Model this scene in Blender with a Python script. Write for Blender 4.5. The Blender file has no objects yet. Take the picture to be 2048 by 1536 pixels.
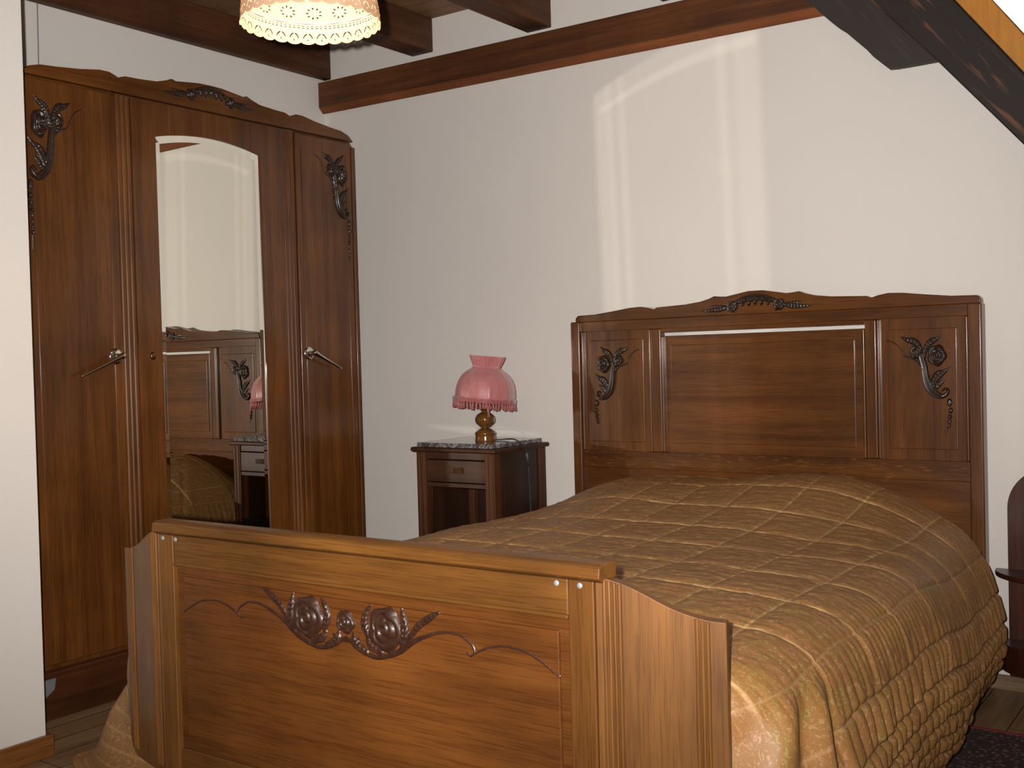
import bpy, bmesh, math
import numpy as np
from mathutils import Vector, Matrix

SC = bpy.context.scene
COL = SC.collection
R = math.radians

# ------------------------------------------------------------------ camera
CAM = Vector((3.5949, -3.6728, 1.0807))
cam_d = bpy.data.cameras.new('camera'); cam_d.sensor_width = 36.0; cam_d.lens = 2182.16 / 2048 * 36.0
cam_d.clip_start = 0.02
cam = bpy.data.objects.new('camera', cam_d); COL.objects.link(cam)
F = Vector((-0.57516046, 0.81772013, -0.02289621)); U = Vector((0.00881236, 0.03418096, 0.99937681))
RV = F.cross(U).normalized(); U = RV.cross(F).normalized()
cam.matrix_world = Matrix(((RV.x, U.x, -F.x, CAM.x), (RV.y, U.y, -F.y, CAM.y), (RV.z, U.z, -F.z, CAM.z), (0, 0, 0, 1)))
SC.camera = cam

# ------------------------------------------------------------------ world, exposure, flash
w = bpy.data.worlds.new('dim_room_air'); SC.world = w; w.use_nodes = True
w.node_tree.nodes['Background'].inputs[0].default_value = (1.0, 0.86, 0.72, 1)
w.node_tree.nodes['Background'].inputs[1].default_value = 0.10
SC.view_settings.view_transform = 'Standard'; SC.view_settings.look = 'None'
SC.view_settings.gamma = 1.0; SC.view_settings.use_curve_mapping = False
SC.view_settings.exposure = 0.0
SC.cycles.max_bounces = 8; SC.cycles.diffuse_bounces = 4; SC.cycles.glossy_bounces = 5
SC.cycles.transparent_max_bounces = 12; SC.cycles.sample_clamp_indirect = 4.0
SC.cycles.caustics_reflective = False; SC.cycles.caustics_refractive = False

FLASH = CAM - RV * 0.055 + U * 0.035
FLASH_E = 498.0
fl = bpy.data.lights.new('camera_flash', 'SPOT'); fl.energy = FLASH_E; fl.color = (1.0, 0.945, 0.90)
fl.spot_size = R(96); fl.spot_blend = 1.0; fl.shadow_soft_size = 0.012
flo = bpy.data.objects.new('camera_flash', fl); COL.objects.link(flo)
flo.location = FLASH
flo.rotation_euler = (F + U * 0.16).to_track_quat('-Z', 'Y').to_euler()

# added unseen lamps imitating the flash thrown back by the wardrobe mirror / the marble top
def beam_light(name, loc, energy, color, build):
    l = bpy.data.lights.new(name, 'POINT'); l.energy = energy; l.color = color; l.shadow_soft_size = 0.012
    l.use_nodes = True
    nt = l.node_tree; nt.nodes.clear()
    out = nt.nodes.new('ShaderNodeOutputLight'); em = nt.nodes.new('ShaderNodeEmission')
    nt.links.new(em.outputs[0], out.inputs[0])
    tc = nt.nodes.new('ShaderNodeTexCoord'); sp = nt.nodes.new('ShaderNodeSeparateXYZ')
    nt.links.new(tc.outputs['Normal'], sp.inputs[0])
    def m(op, a, b=None, c=None):
        n = nt.nodes.new('ShaderNodeMath'); n.operation = op
        for i, v in enumerate((a, b, c)):
            if v is None: continue
            if isinstance(v, (int, float)): n.inputs[i].default_value = v
            else: nt.links.new(v, n.inputs[i])
        return n.outputs[0]
    # where the ray meets the back wall plane (y = 0)
    X = m('ADD', m('MULTIPLY', m('DIVIDE', sp.outputs[0], sp.outputs[1]), -loc[1]), loc[0])
    Z = m('ADD', m('MULTIPLY', m('DIVIDE', sp.outputs[2], sp.outputs[1]), -loc[1]), loc[2])
    s = build(m, X, Z)
    nt.links.new(s, em.inputs['Strength'])
    o = bpy.data.objects.new(name, l); COL.objects.link(o); o.location = loc
    return o

MIRX = 0.4725
def mirror_mask(m, X, Z):
    soft = 0.006
    def step(v, at, s=soft):    # 0..1 as v rises past at
        return m('MINIMUM', m('MAXIMUM', m('DIVIDE', m('SUBTRACT', v, at), s), 0.0), 1.0)
    def band(v, a, b, s=soft):
        return m('MULTIPLY', step(v, a, s), m('SUBTRACT', 1.0, step(v, b, s)))
    # slight fan of the borders towards the floor
    slant = m('MULTIPLY', m('SUBTRACT', 2.1, Z), 0.030)
    Xs = m('SUBTRACT', X, slant)
    def arch(x0, z0, x1, z1, bow):   # z of the arch at X
        t = m('DIVIDE', m('SUBTRACT', X, x0), x1 - x0)
        lin = m('ADD', m('MULTIPLY', t, z1 - z0), z0)
        return m('ADD', lin, m('MULTIPLY', m('MULTIPLY', t, m('SUBTRACT', 1.0, t)), 4 * bow))
    outer = arch(1.431, 2.084, 2.12, 2.262, 0.045)
    inner_lo = arch(1.455, 2.010, 2.12, 2.160, 0.035)
    inner_hi = arch(1.455, 2.030, 2.12, 2.205, 0.035)
    under = m('SUBTRACT', 1.0, step(m('SUBTRACT', Z, outer), 0.0))
    low = m('SUBTRACT', 1.0, step(Z, 1.05, 0.15))
    body = m('MULTIPLY', m('MULTIPLY', step(m('ADD', Xs, m('MULTIPLY', low, 0.09)), 1.428, 0.010), m('SUBTRACT', 1.0, step(Xs, 2.105, 0.010))), under)
    ringz = m('MULTIPLY', step(m('SUBTRACT', Z, inner_lo), 0.0), m('SUBTRACT', 1.0, step(m('SUBTRACT', Z, inner_hi), 0.0)))
    ring = m('MULTIPLY', ringz, band(Xs, 1.455, 2.105))
    st = m('ADD', m('MULTIPLY', band(Xs, 1.493, 1.501, 0.004), 1.5), m('MULTIPLY', band(Xs, 1.537, 1.560, 0.008), 1.0))
    st = m('ADD', st, m('MULTIPLY', band(Xs, 1.945, 1.972, 0.012), 1.1))
    st = m('ADD', st, m('MULTIPLY', band(Xs, 2.020, 2.028, 0.008), 0.9))
    ed = m('ADD', band(Xs, 1.428, 1.500, 0.008), band(Xs, 2.024, 2.105, 0.008))
    inner = m('MULTIPLY', m('MULTIPLY', m('ADD', st, m('MULTIPLY', ed, 0.45)), body), 0.9)
    total = m('ADD', m('ADD', body, inner), m('MULTIPLY', m('MULTIPLY', ring, body), 1.1))
    return m('MULTIPLY', total, m('GREATER_THAN', Z, 0.30))
bounce = beam_light('mirror_flash_standin', (2 * MIRX - FLASH.x, FLASH.y, FLASH.z), FLASH_E * 0.40, (1.0, 0.91, 0.76), mirror_mask)

MTZ = 0.763
def marble_mask(m, X, Z):
    def step(v, at, s): return m('MINIMUM', m('MAXIMUM', m('DIVIDE', m('SUBTRACT', v, at), s), 0.0), 1.0)
    kz = m('DIVIDE', m('SUBTRACT', 0.803, Z), 0.034)      # 0 at the front edge of the top, 1 at its back edge
    x0 = m('ADD', m('MULTIPLY', kz, 0.274), 0.496)
    inx = m('MULTIPLY', step(m('SUBTRACT', X, x0), 0.0, 0.006), m('SUBTRACT', 1.0, step(m('SUBTRACT', X, x0), 0.40, 0.006)))
    inz = m('MULTIPLY', step(kz, 0.0, 0.12), m('SUBTRACT', 1.0, step(kz, 1.0, 0.05)))
    return m('MULTIPLY', inx, inz)
sheen = beam_light('marble_flash_standin', (FLASH.x, FLASH.y, 2 * MTZ - FLASH.z), FLASH_E * 0.26, (1.0, 0.9, 0.8), marble_mask)

# ------------------------------------------------------------------ materials
MATS = {}
def nodemat(name):
    m = bpy.data.materials.new(name); m.use_nodes = True
    nt = m.node_tree; b = nt.nodes['Principled BSDF']
    return m, nt, b
def N(nt, t, **k):
    n = nt.nodes.new(t)
    for a, v in k.items(): setattr(n, a, v)
    return n
def L(nt, a, b): nt.links.new(a, b)
def ramp(nt, fac, stops):
    r = N(nt, 'ShaderNodeValToRGB'); L(nt, fac, r.inputs[0])
    e = r.color_ramp.elements
    while len(e) < len(stops): e.new(0.5)
    for i, (p, c) in enumerate(stops):
        e[i].position = p; e[i].color = (*c, 1) if len(c) == 3 else c
    return r.outputs[0]
def mixc(nt, fac, a, b, mode='MIX'):
    n = N(nt, 'ShaderNodeMix', data_type='RGBA', blend_type=mode)
    if isinstance(fac, float): n.inputs[0].default_value = fac
    else: L(nt, fac, n.inputs[0])
    for i, v in ((6, a), (7, b)):
        if isinstance(v, tuple): n.inputs[i].default_value = (*v, 1)
        else: L(nt, v, n.inputs[i])
    return n.outputs[2]

def wood(name, c_light, c_dark, axis='z', rough=0.32, coat=0.35, scale=1.0, pores=0.5, fleck=False, bump=0.12, figure=1.0):
    if name in MATS: return MATS[name]
    m, nt, b = nodemat(name)
    tc = N(nt, 'ShaderNodeTexCoord')
    k = 0.045
    st = {'x': (k, 1, 1), 'y': (1, k, 1), 'z': (1, 1, k)}[axis]
    mp = N(nt, 'ShaderNodeMapping'); L(nt, tc.outputs['Object'], mp.inputs[0]); mp.inputs['Scale'].default_value = tuple(s * scale for s in st)
    n1 = N(nt, 'ShaderNodeTexNoise'); L(nt, mp.outputs[0], n1.inputs[0]); n1.inputs['Scale'].default_value = 26; n1.inputs['Detail'].default_value = 5; n1.inputs['Distortion'].default_value = 0.6
    n2 = N(nt, 'ShaderNodeTexNoise'); L(nt, tc.outputs['Object'], n2.inputs[0]); n2.inputs['Scale'].default_value = 3.2; n2.inputs['Detail'].default_value = 3
    mp3 = N(nt, 'ShaderNodeMapping'); L(nt, tc.outputs['Object'], mp3.inputs[0]); mp3.inputs['Scale'].default_value = tuple((1.0 if s == 1 else 0.03) for s in st)
    n3 = N(nt, 'ShaderNodeTexNoise'); L(nt, mp3.outputs[0], n3.inputs[0]); n3.inputs['Scale'].default_value = 330; n3.inputs['Detail'].default_value = 2
    base = ramp(nt, n1.outputs[0], [(0.30, c_dark), (0.72, c_light)])
    mid = tuple((a + d) / 2 for a, d in zip(c_light, c_dark))
    big = ramp(nt, n2.outputs[0], [(0.35, tuple(0.62 + 0.0 * v for v in mid)), (0.68, (1.22, 1.2, 1.15))])
    c = mixc(nt, 0.75 * figure, base, big, 'MULTIPLY')
    po = ramp(nt, n3.outputs[0], [(0.36, (0.45, 0.42, 0.4)), (0.52, (1, 1, 1))])
    c = mixc(nt, pores, c, po, 'MULTIPLY')
    if fleck:
        mpf = N(nt, 'ShaderNodeMapping'); L(nt, tc.outputs['Object'], mpf.inputs[0])
        mpf.inputs['Rotation'].default_value = (0, R(-32), 0); mpf.inputs['Scale'].default_value = (26, 20, 150)
        nf = N(nt, 'ShaderNodeTexNoise'); L(nt, mpf.outputs[0], nf.inputs[0]); nf.inputs['Scale'].default_value = 1.0; nf.inputs['Detail'].default_value = 1
        fk = ramp(nt, nf.outputs[0], [(0.60, (0, 0, 0)), (0.70, (0.6, 0.6, 0.6))])
        c = mixc(nt, fk, c, tuple(min(1, v * 1.7) for v in c_light))
    L(nt, c, b.inputs['Base Color'])
    b.inputs['Roughness'].default_value = rough; b.inputs['Specular IOR Level'].default_value = 0.38
    b.inputs['Coat Weight'].default_value = coat; b.inputs['Coat Roughness'].default_value = 0.12
    bp = N(nt, 'ShaderNodeBump'); bp.inputs['Strength'].default_value = bump; bp.inputs['Distance'].default_value = 0.001
    L(nt, n3.outputs[0], bp.inputs['Height']); L(nt, bp.outputs[0], b.inputs['Normal'])
    MATS[name] = m
    return m

def plain(name, col, rough=0.5, metal=0.0, **kw):
    if name in MATS: return MATS[name]
    m, nt, b = nodemat(name)
    tc = N(nt, 'ShaderNodeTexCoord'); n = N(nt, 'ShaderNodeTexNoise'); L(nt, tc.outputs['Object'], n.inputs[0]); n.inputs['Scale'].default_value = kw.pop('nscale', 20)
    v = kw.pop('var', 0.08)
    c = ramp(nt, n.outputs[0], [(0.3, tuple(x * (1 - v) for x in col)), (0.7, tuple(min(1, x * (1 + v)) for x in col))])
    L(nt, c, b.inputs['Base Color'])
    b.inputs['Roughness'].default_value = rough; b.inputs['Metallic'].default_value = metal
    for k, x in kw.items(): b.inputs[k.replace('_', ' ')].default_value = x
    MATS[name] = m
    return m

def plaster(name, col):
    m, nt, b = nodemat(name)
    tc = N(nt, 'ShaderNodeTexCoord')
    n = N(nt, 'ShaderNodeTexNoise'); L(nt, tc.outputs['Object'], n.inputs[0]); n.inputs['Scale'].default_value = 160; n.inputs['Detail'].default_value = 4
    n2 = N(nt, 'ShaderNodeTexNoise'); L(nt, tc.outputs['Object'], n2.inputs[0]); n2.inputs['Scale'].default_value = 2.0; n2.inputs['Detail'].default_value = 3
    c = ramp(nt, n2.outputs[0], [(0.3, tuple(x * 0.97 for x in col)), (0.7, col)])
    L(nt, c, b.inputs['Base Color']); b.inputs['Roughness'].default_value = 0.9
    b.inputs['Specular IOR Level'].default_value = 0.2
    bp = N(nt, 'ShaderNodeBump'); bp.inputs['Strength'].default_value = 0.25; bp.inputs['Distance'].default_value = 0.0015
    L(nt, n.outputs[0], bp.inputs['Height']); L(nt, bp.outputs[0], b.inputs['Normal'])
    return m

OAK_L, OAK_D = (0.166, 0.060, 0.0125), (0.088, 0.0285, 0.0058)
oak_v = wood('oak_upright', OAK_L, OAK_D, 'z')
oak_x = wood('oak_lengthwise', OAK_L, OAK_D, 'x')
oak_y = wood('oak_crosswise', OAK_L, OAK_D, 'y')
oak_fleck = wood('oak_ray_fleck', tuple(v * 0.8 for v in OAK_L), tuple(v * 0.8 for v in OAK_D), 'x', fleck=True)
FO_L, FO_D = (0.188, 0.078, 0.0155), (0.112, 0.042, 0.0080)
foot_x = wood('foot_oak_lengthwise', FO_L, FO_D, 'x', rough=0.42, coat=0.08)
foot_v = wood('foot_oak_upright', FO_L, FO_D, 'z', rough=0.44, coat=0.06)
FP_L, FP_D = (0.172, 0.060, 0.0125), (0.105, 0.034, 0.0075)
foot_panel_m = wood('foot_panel_walnut', FP_L, FP_D, 'x', rough=0.36, coat=0.15)
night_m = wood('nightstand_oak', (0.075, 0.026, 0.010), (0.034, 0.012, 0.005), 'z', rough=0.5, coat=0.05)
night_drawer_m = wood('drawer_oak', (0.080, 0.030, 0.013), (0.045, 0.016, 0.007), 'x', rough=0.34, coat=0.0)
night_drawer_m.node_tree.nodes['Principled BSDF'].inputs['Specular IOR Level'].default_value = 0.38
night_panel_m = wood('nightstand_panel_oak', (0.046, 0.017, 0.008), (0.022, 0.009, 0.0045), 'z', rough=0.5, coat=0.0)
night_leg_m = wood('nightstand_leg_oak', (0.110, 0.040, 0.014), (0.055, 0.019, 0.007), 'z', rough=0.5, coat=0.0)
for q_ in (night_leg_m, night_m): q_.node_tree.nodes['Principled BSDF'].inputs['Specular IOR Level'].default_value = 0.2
beam_m = wood('stained_beam', (0.150, 0.050, 0.0135), (0.060, 0.020, 0.0058), 'x', rough=0.6, coat=0.0, pores=0.4)
joist_m = wood('stained_joist', (0.110, 0.038, 0.012), (0.045, 0.016, 0.005), 'y', rough=0.6, coat=0.0, pores=0.4)
plank_m = wood('ceiling_plank', (0.30, 0.17, 0.08), (0.20, 0.10, 0.045), 'x', rough=0.6, coat=0.0, pores=0.3)
batten_m = wood('yellow_pine', (0.52, 0.23, 0.035), (0.42, 0.17, 0.025), 'z', rough=0.5, coat=0.1, pores=0.15)
plinth_m = wood('plinth_oak', (0.10, 0.032, 0.010), (0.05, 0.016, 0.006), 'y')
darkwood = wood('dark_red_wood', (0.085, 0.022, 0.012), (0.045, 0.012, 0.008), 'z', rough=0.35, coat=0.2)
carve_m = plain('carved_dark_stain', (0.028, 0.014, 0.009), 0.36, Coat_Weight=0.2, Coat_Roughness=0.15, var=0.3, nscale=60)
carve_foot = plain('carved_foot_stain', (0.038, 0.014, 0.007), 0.42, Coat_Weight=0.08, Coat_Roughness=0.15, var=0.3, nscale=60)
chrome = plain('chrome', (0.75, 0.72, 0.68), 0.10, 1.0, var=0.02)
steel = plain('screw_steel', (0.30, 0.31, 0.32), 0.5, 0.3, var=0.02)
brass = plain('tarnished_brass', (0.25, 0.16, 0.07), 0.35, 1.0)
black = plain('shaded_shelf', (0.008, 0.007, 0.007), 0.5)
rubber = plain('black_flex', (0.03, 0.028, 0.028), 0.45)
grey_pl = plain('grey_plastic', (0.16, 0.17, 0.17), 0.6)
wall_m = plaster('painted_wall', (0.765, 0.73, 0.685))
slope_m = plaster('white_slope', (0.86, 0.86, 0.80))

# rough hewn dark timber
def rough_timber(name, c1, c2):
    m, nt, b = nodemat(name)
    tc = N(nt, 'ShaderNodeTexCoord'); mp = N(nt, 'ShaderNodeMapping'); L(nt, tc.outputs['Object'], mp.inputs[0])
    mp.inputs['Rotation'].default_value = (0, R(-52), 0)
    mp2 = N(nt, 'ShaderNodeMapping'); L(nt, mp.outputs[0], mp2.inputs[0]); mp2.inputs['Scale'].default_value = (3.2, 26, 30)
    n = N(nt, 'ShaderNodeTexNoise'); L(nt, mp2.outputs[0], n.inputs[0]); n.inputs['Scale'].default_value = 1.0; n.inputs['Detail'].default_value = 6; n.inputs['Distortion'].default_value = 1.5
    c = ramp(nt, n.outputs[0], [(0.57, c2), (0.63, tuple((a + d) / 2 for a, d in zip(c1, c2))), (0.74, c1)])
    L(nt, c, b.inputs['Base Color']); b.inputs['Roughness'].default_value = 0.7
    bp = N(nt, 'ShaderNodeBump'); bp.inputs['Strength'].default_value = 0.5; bp.inputs['Distance'].default_value = 0.005
    L(nt, n.outputs[0], bp.inputs['Height']); L(nt, bp.outputs[0], b.inputs['Normal'])
    return m
rafter_m = rough_timber('rafter_timber', (0.13, 0.052, 0.022), (0.012, 0.007, 0.006))
brace_m = rough_timber('brace_timber', (0.050, 0.038, 0.030), (0.030, 0.023, 0.019))

def floor_mat():
    m, nt, b = nodemat('floor_boards')
    tc = N(nt, 'ShaderNodeTexCoord')
    br = N(nt, 'ShaderNodeTexBrick'); L(nt, tc.outputs['Object'], br.inputs[0])
    mp = N(nt, 'ShaderNodeMapping'); L(nt, tc.outputs['Object'], mp.inputs[0]); mp.inputs['Rotation'].default_value = (0, 0, R(90)); L(nt, mp.outputs[0], br.inputs[0])
    br.inputs['Scale'].default_value = 1.0; br.inputs['Brick Width'].default_value = 1.6; br.inputs['Row Height'].default_value = 0.11
    br.inputs['Mortar Size'].default_value = 0.002; br.offset = 0.37
    br.inputs['Color1'].default_value = (0.33, 0.21, 0.11, 1); br.inputs['Color2'].default_value = (0.24, 0.15, 0.08, 1); br.inputs['Mortar'].default_value = (0.05, 0.03, 0.015, 1)
    mp2 = N(nt, 'ShaderNodeMapping'); L(nt, tc.outputs['Object'], mp2.inputs[0]); mp2.inputs['Scale'].default_value = (1, 0.06, 1)
    n = N(nt, 'ShaderNodeTexNoise'); L(nt, mp2.outputs[0], n.inputs[0]); n.inputs['Scale'].default_value = 60; n.inputs['Detail'].default_value = 5
    g = ramp(nt, n.outputs[0], [(0.3, (0.65, 0.6, 0.55)), (0.65, (1.1, 1.1, 1.1))])
    L(nt, mixc(nt, 0.8, br.outputs[0], g, 'MULTIPLY'), b.inputs['Base Color'])
    b.inputs['Roughness'].default_value = 0.4
    return m
floor_m = floor_mat()

def marble_mat():
    m, nt, b = nodemat('grey_veined_marble')
    tc = N(nt, 'ShaderNodeTexCoord')
    n = N(nt, 'ShaderNodeTexNoise'); L(nt, tc.outputs['Object'], n.inputs[0]); n.inputs['Scale'].default_value = 14; n.inputs['Detail'].default_value = 8; n.inputs['Distortion'].default_value = 2.5
    c = ramp(nt, n.outputs[0], [(0.40, (0.06, 0.052, 0.05)), (0.50, (0.09, 0.08, 0.08)), (0.56, (0.30, 0.28, 0.28)), (0.60, (0.08, 0.07, 0.07))])
    L(nt, c, b.inputs['Base Color']); b.inputs['Roughness'].default_value = 0.09; b.inputs['Specular IOR Level'].default_value = 0.6
    return m
marble_m = marble_mat()

mirror_m, _nt, _b = nodemat('silvered_glass')
_b.inputs['Base Color'].default_value = (0.80, 0.80, 0.73, 1); _b.inputs['Metallic'].default_value = 1.0; _b.inputs['Roughness'].default_value = 0.0

# ------------------------------------------------------------------ mesh helpers
class MB:
    def __init__(s): s.v = []; s.f = []
    def add(s, vs, fs):
        o = len(s.v); s.v += [tuple(p) for p in vs]; s.f += [tuple(i + o for i in f) for f in fs]; return s
    def box(s, x0, x1, y0, y1, z0, z1):
        return s.add([(x0, y0, z0), (x1, y0, z0), (x1, y1, z0), (x0, y1, z0), (x0, y0, z1), (x1, y0, z1), (x1, y1, z1), (x0, y1, z1)],
                     [(0, 3, 2, 1), (4, 5, 6, 7), (0, 1, 5, 4), (1, 2, 6, 5), (2, 3, 7, 6), (3, 0, 4, 7)])
    def prism(s, poly, a0, a1, axis='y'):
        """poly: 2-D outline in the two other axes (x,z for 'y'; y,z for 'x'; x,y for 'z'), extruded from a0 to a1"""
        def P(p, a):
            return {'y': (p[0], a, p[1]), 'x': (a, p[0], p[1]), 'z': (p[0], p[1], a)}[axis]
        n = len(poly); vs = [P(p, a0) for p in poly] + [P(p, a1) for p in poly]
        fs = [tuple(range(n)), tuple(range(2 * n - 1, n - 1, -1))] + [(i, i + n, (i + 1) % n + n, (i + 1) % n) for i in range(n)]
        return s.add(vs, fs)
    def lathe(s, prof, cx, cy, cz, seg=32, tilt=None, wob=None):
        vs = []; n = len(prof)
        for i, (r, z) in enumerate(prof):
            for k in range(seg):
                a = 2 * math.pi * k / seg
                rr = r * (wob(a, z) if wob else 1)
                p = Vector((rr * math.cos(a), rr * math.sin(a), z))
                if tilt: p = tilt @ p
                vs.append((p.x + cx, p.y + cy, p.z + cz))
        fs = []
        for i in range(n - 1):
            for k in range(seg):
                k2 = (k + 1) % seg
                fs.append((i * seg + k, i * seg + k2, (i + 1) * seg + k2, (i + 1) * seg + k))
        if prof[0][0] > 1e-6 and not wob: fs.append(tuple(range(seg - 1, -1, -1)))
        if prof[-1][0] > 1e-6 and not wob: fs.append(tuple((n - 1) * seg + k for k in range(seg)))
        return s.add(vs, fs)
    def tube(s, pts, rad, seg=10, flat=1.0):
        pts = [Vector(p) for p in pts]; n = len(pts)
        rs = rad if isinstance(rad, (list, tuple)) else [rad] * n
        vs = []; prev = None
        for i, p in enumerate(pts):
            t = (pts[min(i + 1, n - 1)] - pts[max(i - 1, 0)]).normalized()
            if prev is None: a = t.orthogonal().normalized()
            else: a = (prev - t * prev.dot(t)).normalized()
            prev = a; b = t.cross(a)
            for k in range(seg):
                th = 2 * math.pi * k / seg
                q = p + (a * math.cos(th) + b * math.sin(th) * flat) * rs[i]
                vs.append(tuple(q))
        fs = [(i * seg + k, i * seg + (k + 1) % seg, (i + 1) * seg + (k + 1) % seg, (i + 1) * seg + k) for i in range(n - 1) for k in range(seg)]
        fs += [tuple(range(seg - 1, -1, -1)), tuple((n - 1) * seg + k for k in range(seg))]
        return s.add(vs, fs)
    def build(s, name, mat, parent=None, bevel=0.0, smooth=False, seg=2, angle=35):
        off = ORG.get(parent.name, Vector((0, 0, 0))) if parent else Vector((0, 0, 0))
        own = None
        if parent is None:
            xs = np.array(s.v); own = Vector(((xs[:, 0].min() + xs[:, 0].max()) / 2, (xs[:, 1].min() + xs[:, 1].max()) / 2, xs[:, 2].min())); off = own
        me = bpy.data.meshes.new(name)
        me.from_pydata([(x - off.x, y - off.y, z - off.z) for x, y, z in s.v], [], s.f)
        bm = bmesh.new(); bm.from_mesh(me); bmesh.ops.recalc_face_normals(bm, faces=bm.faces); bm.to_mesh(me); bm.free()
        me.materials.append(mat)
        if smooth: me.shade_smooth()
        o = bpy.data.objects.new(name, me); COL.objects.link(o)
        if parent: o.parent = parent; ORG[o.name] = off
        else: o.location = own; ORG[o.name] = own
        if bevel > 0:
            b = o.modifiers.new('bevel', 'BEVEL'); b.width = bevel; b.segments = seg; b.limit_method = 'ANGLE'; b.angle_limit = R(angle)
            me.shade_smooth()
            b.harden_normals = True
        return o
ORG = {}
def thing(name, label, cat, loc, group=None):
    o = bpy.data.objects.new(name, None); COL.objects.link(o); o.location = loc; o.empty_display_size = 0.1
    ORG[o.name] = Vector(loc); tag(o, label, cat, group); return o
def tag(o, label, cat, group=None):
    o['label'] = label; o['category'] = cat
    if group: o['group'] = group
    return o
def struct(o): o['kind'] = 'structure'; return o

def catmull(pts, n=8):
    P = [np.array(p, float) for p in pts]; P = [2 * P[0] - P[1]] + P + [2 * P[-1] - P[-2]]
    out = []
    for i in range(1, len(P) - 2):
        for k in range(n):
            t = k / n
            out.append(0.5 * ((2 * P[i]) + (-P[i - 1] + P[i + 1]) * t + (2 * P[i - 1] - 5 * P[i] + 4 * P[i + 1] - P[i + 2]) * t * t + (-P[i - 1] + 3 * P[i] - 3 * P[i + 1] + P[i + 2]) * t ** 3))
    out.append(P[-2]); return np.array(out)

# ------------------------------------------------------------------ room
CEIL = 2.545
struct(MB().box(-0.3, 4.75, 0.0, 0.15, -0.1, 2.75).build('wall_back', wall_m))
struct(MB().box(-0.15, 0.0, -1.945, 0.0, -0.1, 2.75).build('wall_left', wall_m))
struct(MB().add([(-0.15, -5.3, -0.1), (0.753, -5.3, -0.1), (0.753, -1.954, -0.1), (-0.15, -1.954, -0.1), (-0.15, -5.3, 2.75), (0.753, -5.3, 2.75), (0.753, -1.946, 2.75), (-0.15, -1.946, 2.75)],
    [(0, 3, 2, 1), (4, 5, 6, 7), (0, 1, 5, 4), (1, 2, 6, 5), (2, 3, 7, 6), (3, 0, 4, 7)]).build('wall_partition', wall_m))
struct(MB().box(-0.15, 4.75, -5.3, 0.15, -0.12, 0.0).build('floor', floor_m))
struct(MB().box(0.753, 4.75, -5.45, -5.3, -0.1, 2.75).build('wall_front', wall_m))
struct(MB().box(4.6, 4.75, -5.3, 0.0, -0.1, 2.75).build('wall_right', wall_m))
struct(MB().box(-0.15, 4.75, -5.3, 0.15, CEIL, CEIL + 0.03).build('ceiling', plank_m))
# sloping plastered ceiling on the right, its underside passes x=3.007 z=1.969
def slope_z(x): return 1.969 - 1.375 * (x - 3.007)
sx0, sx1 = 2.60, 3.43
struct(MB().prism([(sx0, slope_z(sx0)), (sx1, slope_z(sx1)), (sx1 + 0.06, slope_z(sx1) + 0.03), (sx0 + 0.06, slope_z(sx0) + 0.03)], -1.25, 0.0).build('ceiling_slope', slope_m))
struct(MB().box(3.43, 3.50, -1.25, 0.0, 0.0, slope_z(3.43) + 0.03).build('wall_knee', wall_m))
struct(MB().prism([(0.7535, -5.3), (0.768, -5.3), (0.768, -1.938), (0.60, -1.938), (0.60, -1.9535), (0.7535, -1.9535)], 0.0, 0.062, 'z').build('baseboard_left', wood('baseboard_pine', (0.30, 0.12, 0.035), (0.2, 0.075, 0.02), 'y', coat=0.1), bevel=0.002))

bx = [(2.66, 2.425), (3.131, 1.775), (3.188, 1.697), (3.50, 1.268), (4.65, 1.268), (4.65, 2.70), (2.66, 2.70)]
struct(MB().prism(bx, -1.34, -1.30).build('wall_bulkhead', slope_m))

struct(MB().box(0.0, 3.43, -0.008, 0.0, 0.0, 0.045).build('baseboard_back', wood('floor_edge_wood', (0.24, 0.16, 0.09), (0.15, 0.10, 0.055), 'x', coat=0.0, rough=0.5)))
# timbers
bm_ = MB().add([(0.0, -0.045, 2.256), (2.42, -0.045, 2.234), (2.42, -0.045, 2.358), (0.0, -0.045, 2.369),
                (0.0, 0.0, 2.240), (2.42, 0.0, 2.217), (2.42, 0.0, 2.372), (0.0, 0.0, 2.385), (0.0, -0.018, 2.230), (2.42, -0.018, 2.207)],
               [(0, 1, 2, 3), (4, 7, 6, 5), (8, 9, 1, 0), (4, 5, 9, 8), (3, 2, 6, 7), (0, 3, 7, 4, 8), (1, 9, 5, 6, 2)])
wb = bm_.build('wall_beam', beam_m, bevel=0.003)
wb.data.materials.append(wood('beam_bounce_tint', (0.26, 0.085, 0.026), (0.15, 0.045, 0.014), 'x', rough=0.6, coat=0.0, pores=0.3))  # bounce light from below, painted on the underside as lighter orange wood
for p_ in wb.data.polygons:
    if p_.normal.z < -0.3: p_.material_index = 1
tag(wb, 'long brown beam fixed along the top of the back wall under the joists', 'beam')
def joist(x0, x1, z0, label):
    o = MB().box(x0, x1, -5.25, -0.0, z0, CEIL).build('ceiling_joist', joist_m, bevel=0.005)
    tag(o, label, 'joist', 'dark ceiling joists running to the back wall')
joist(0.0, 0.042, 2.386, 'ceiling joist set in the corner along the left wall above the wardrobe')
joist(0.530, 0.647, 2.402, 'dark ceiling joist whose end shows just right of the lace lampshade')
joist(1.134, 1.250, 2.388, 'dark ceiling joist third from the left wall, above the middle of the back wall beam')
joist(1.740, 1.856, 2.386, 'ceiling joist nearest the sloping rafter, just peeking in at the top edge')
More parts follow.
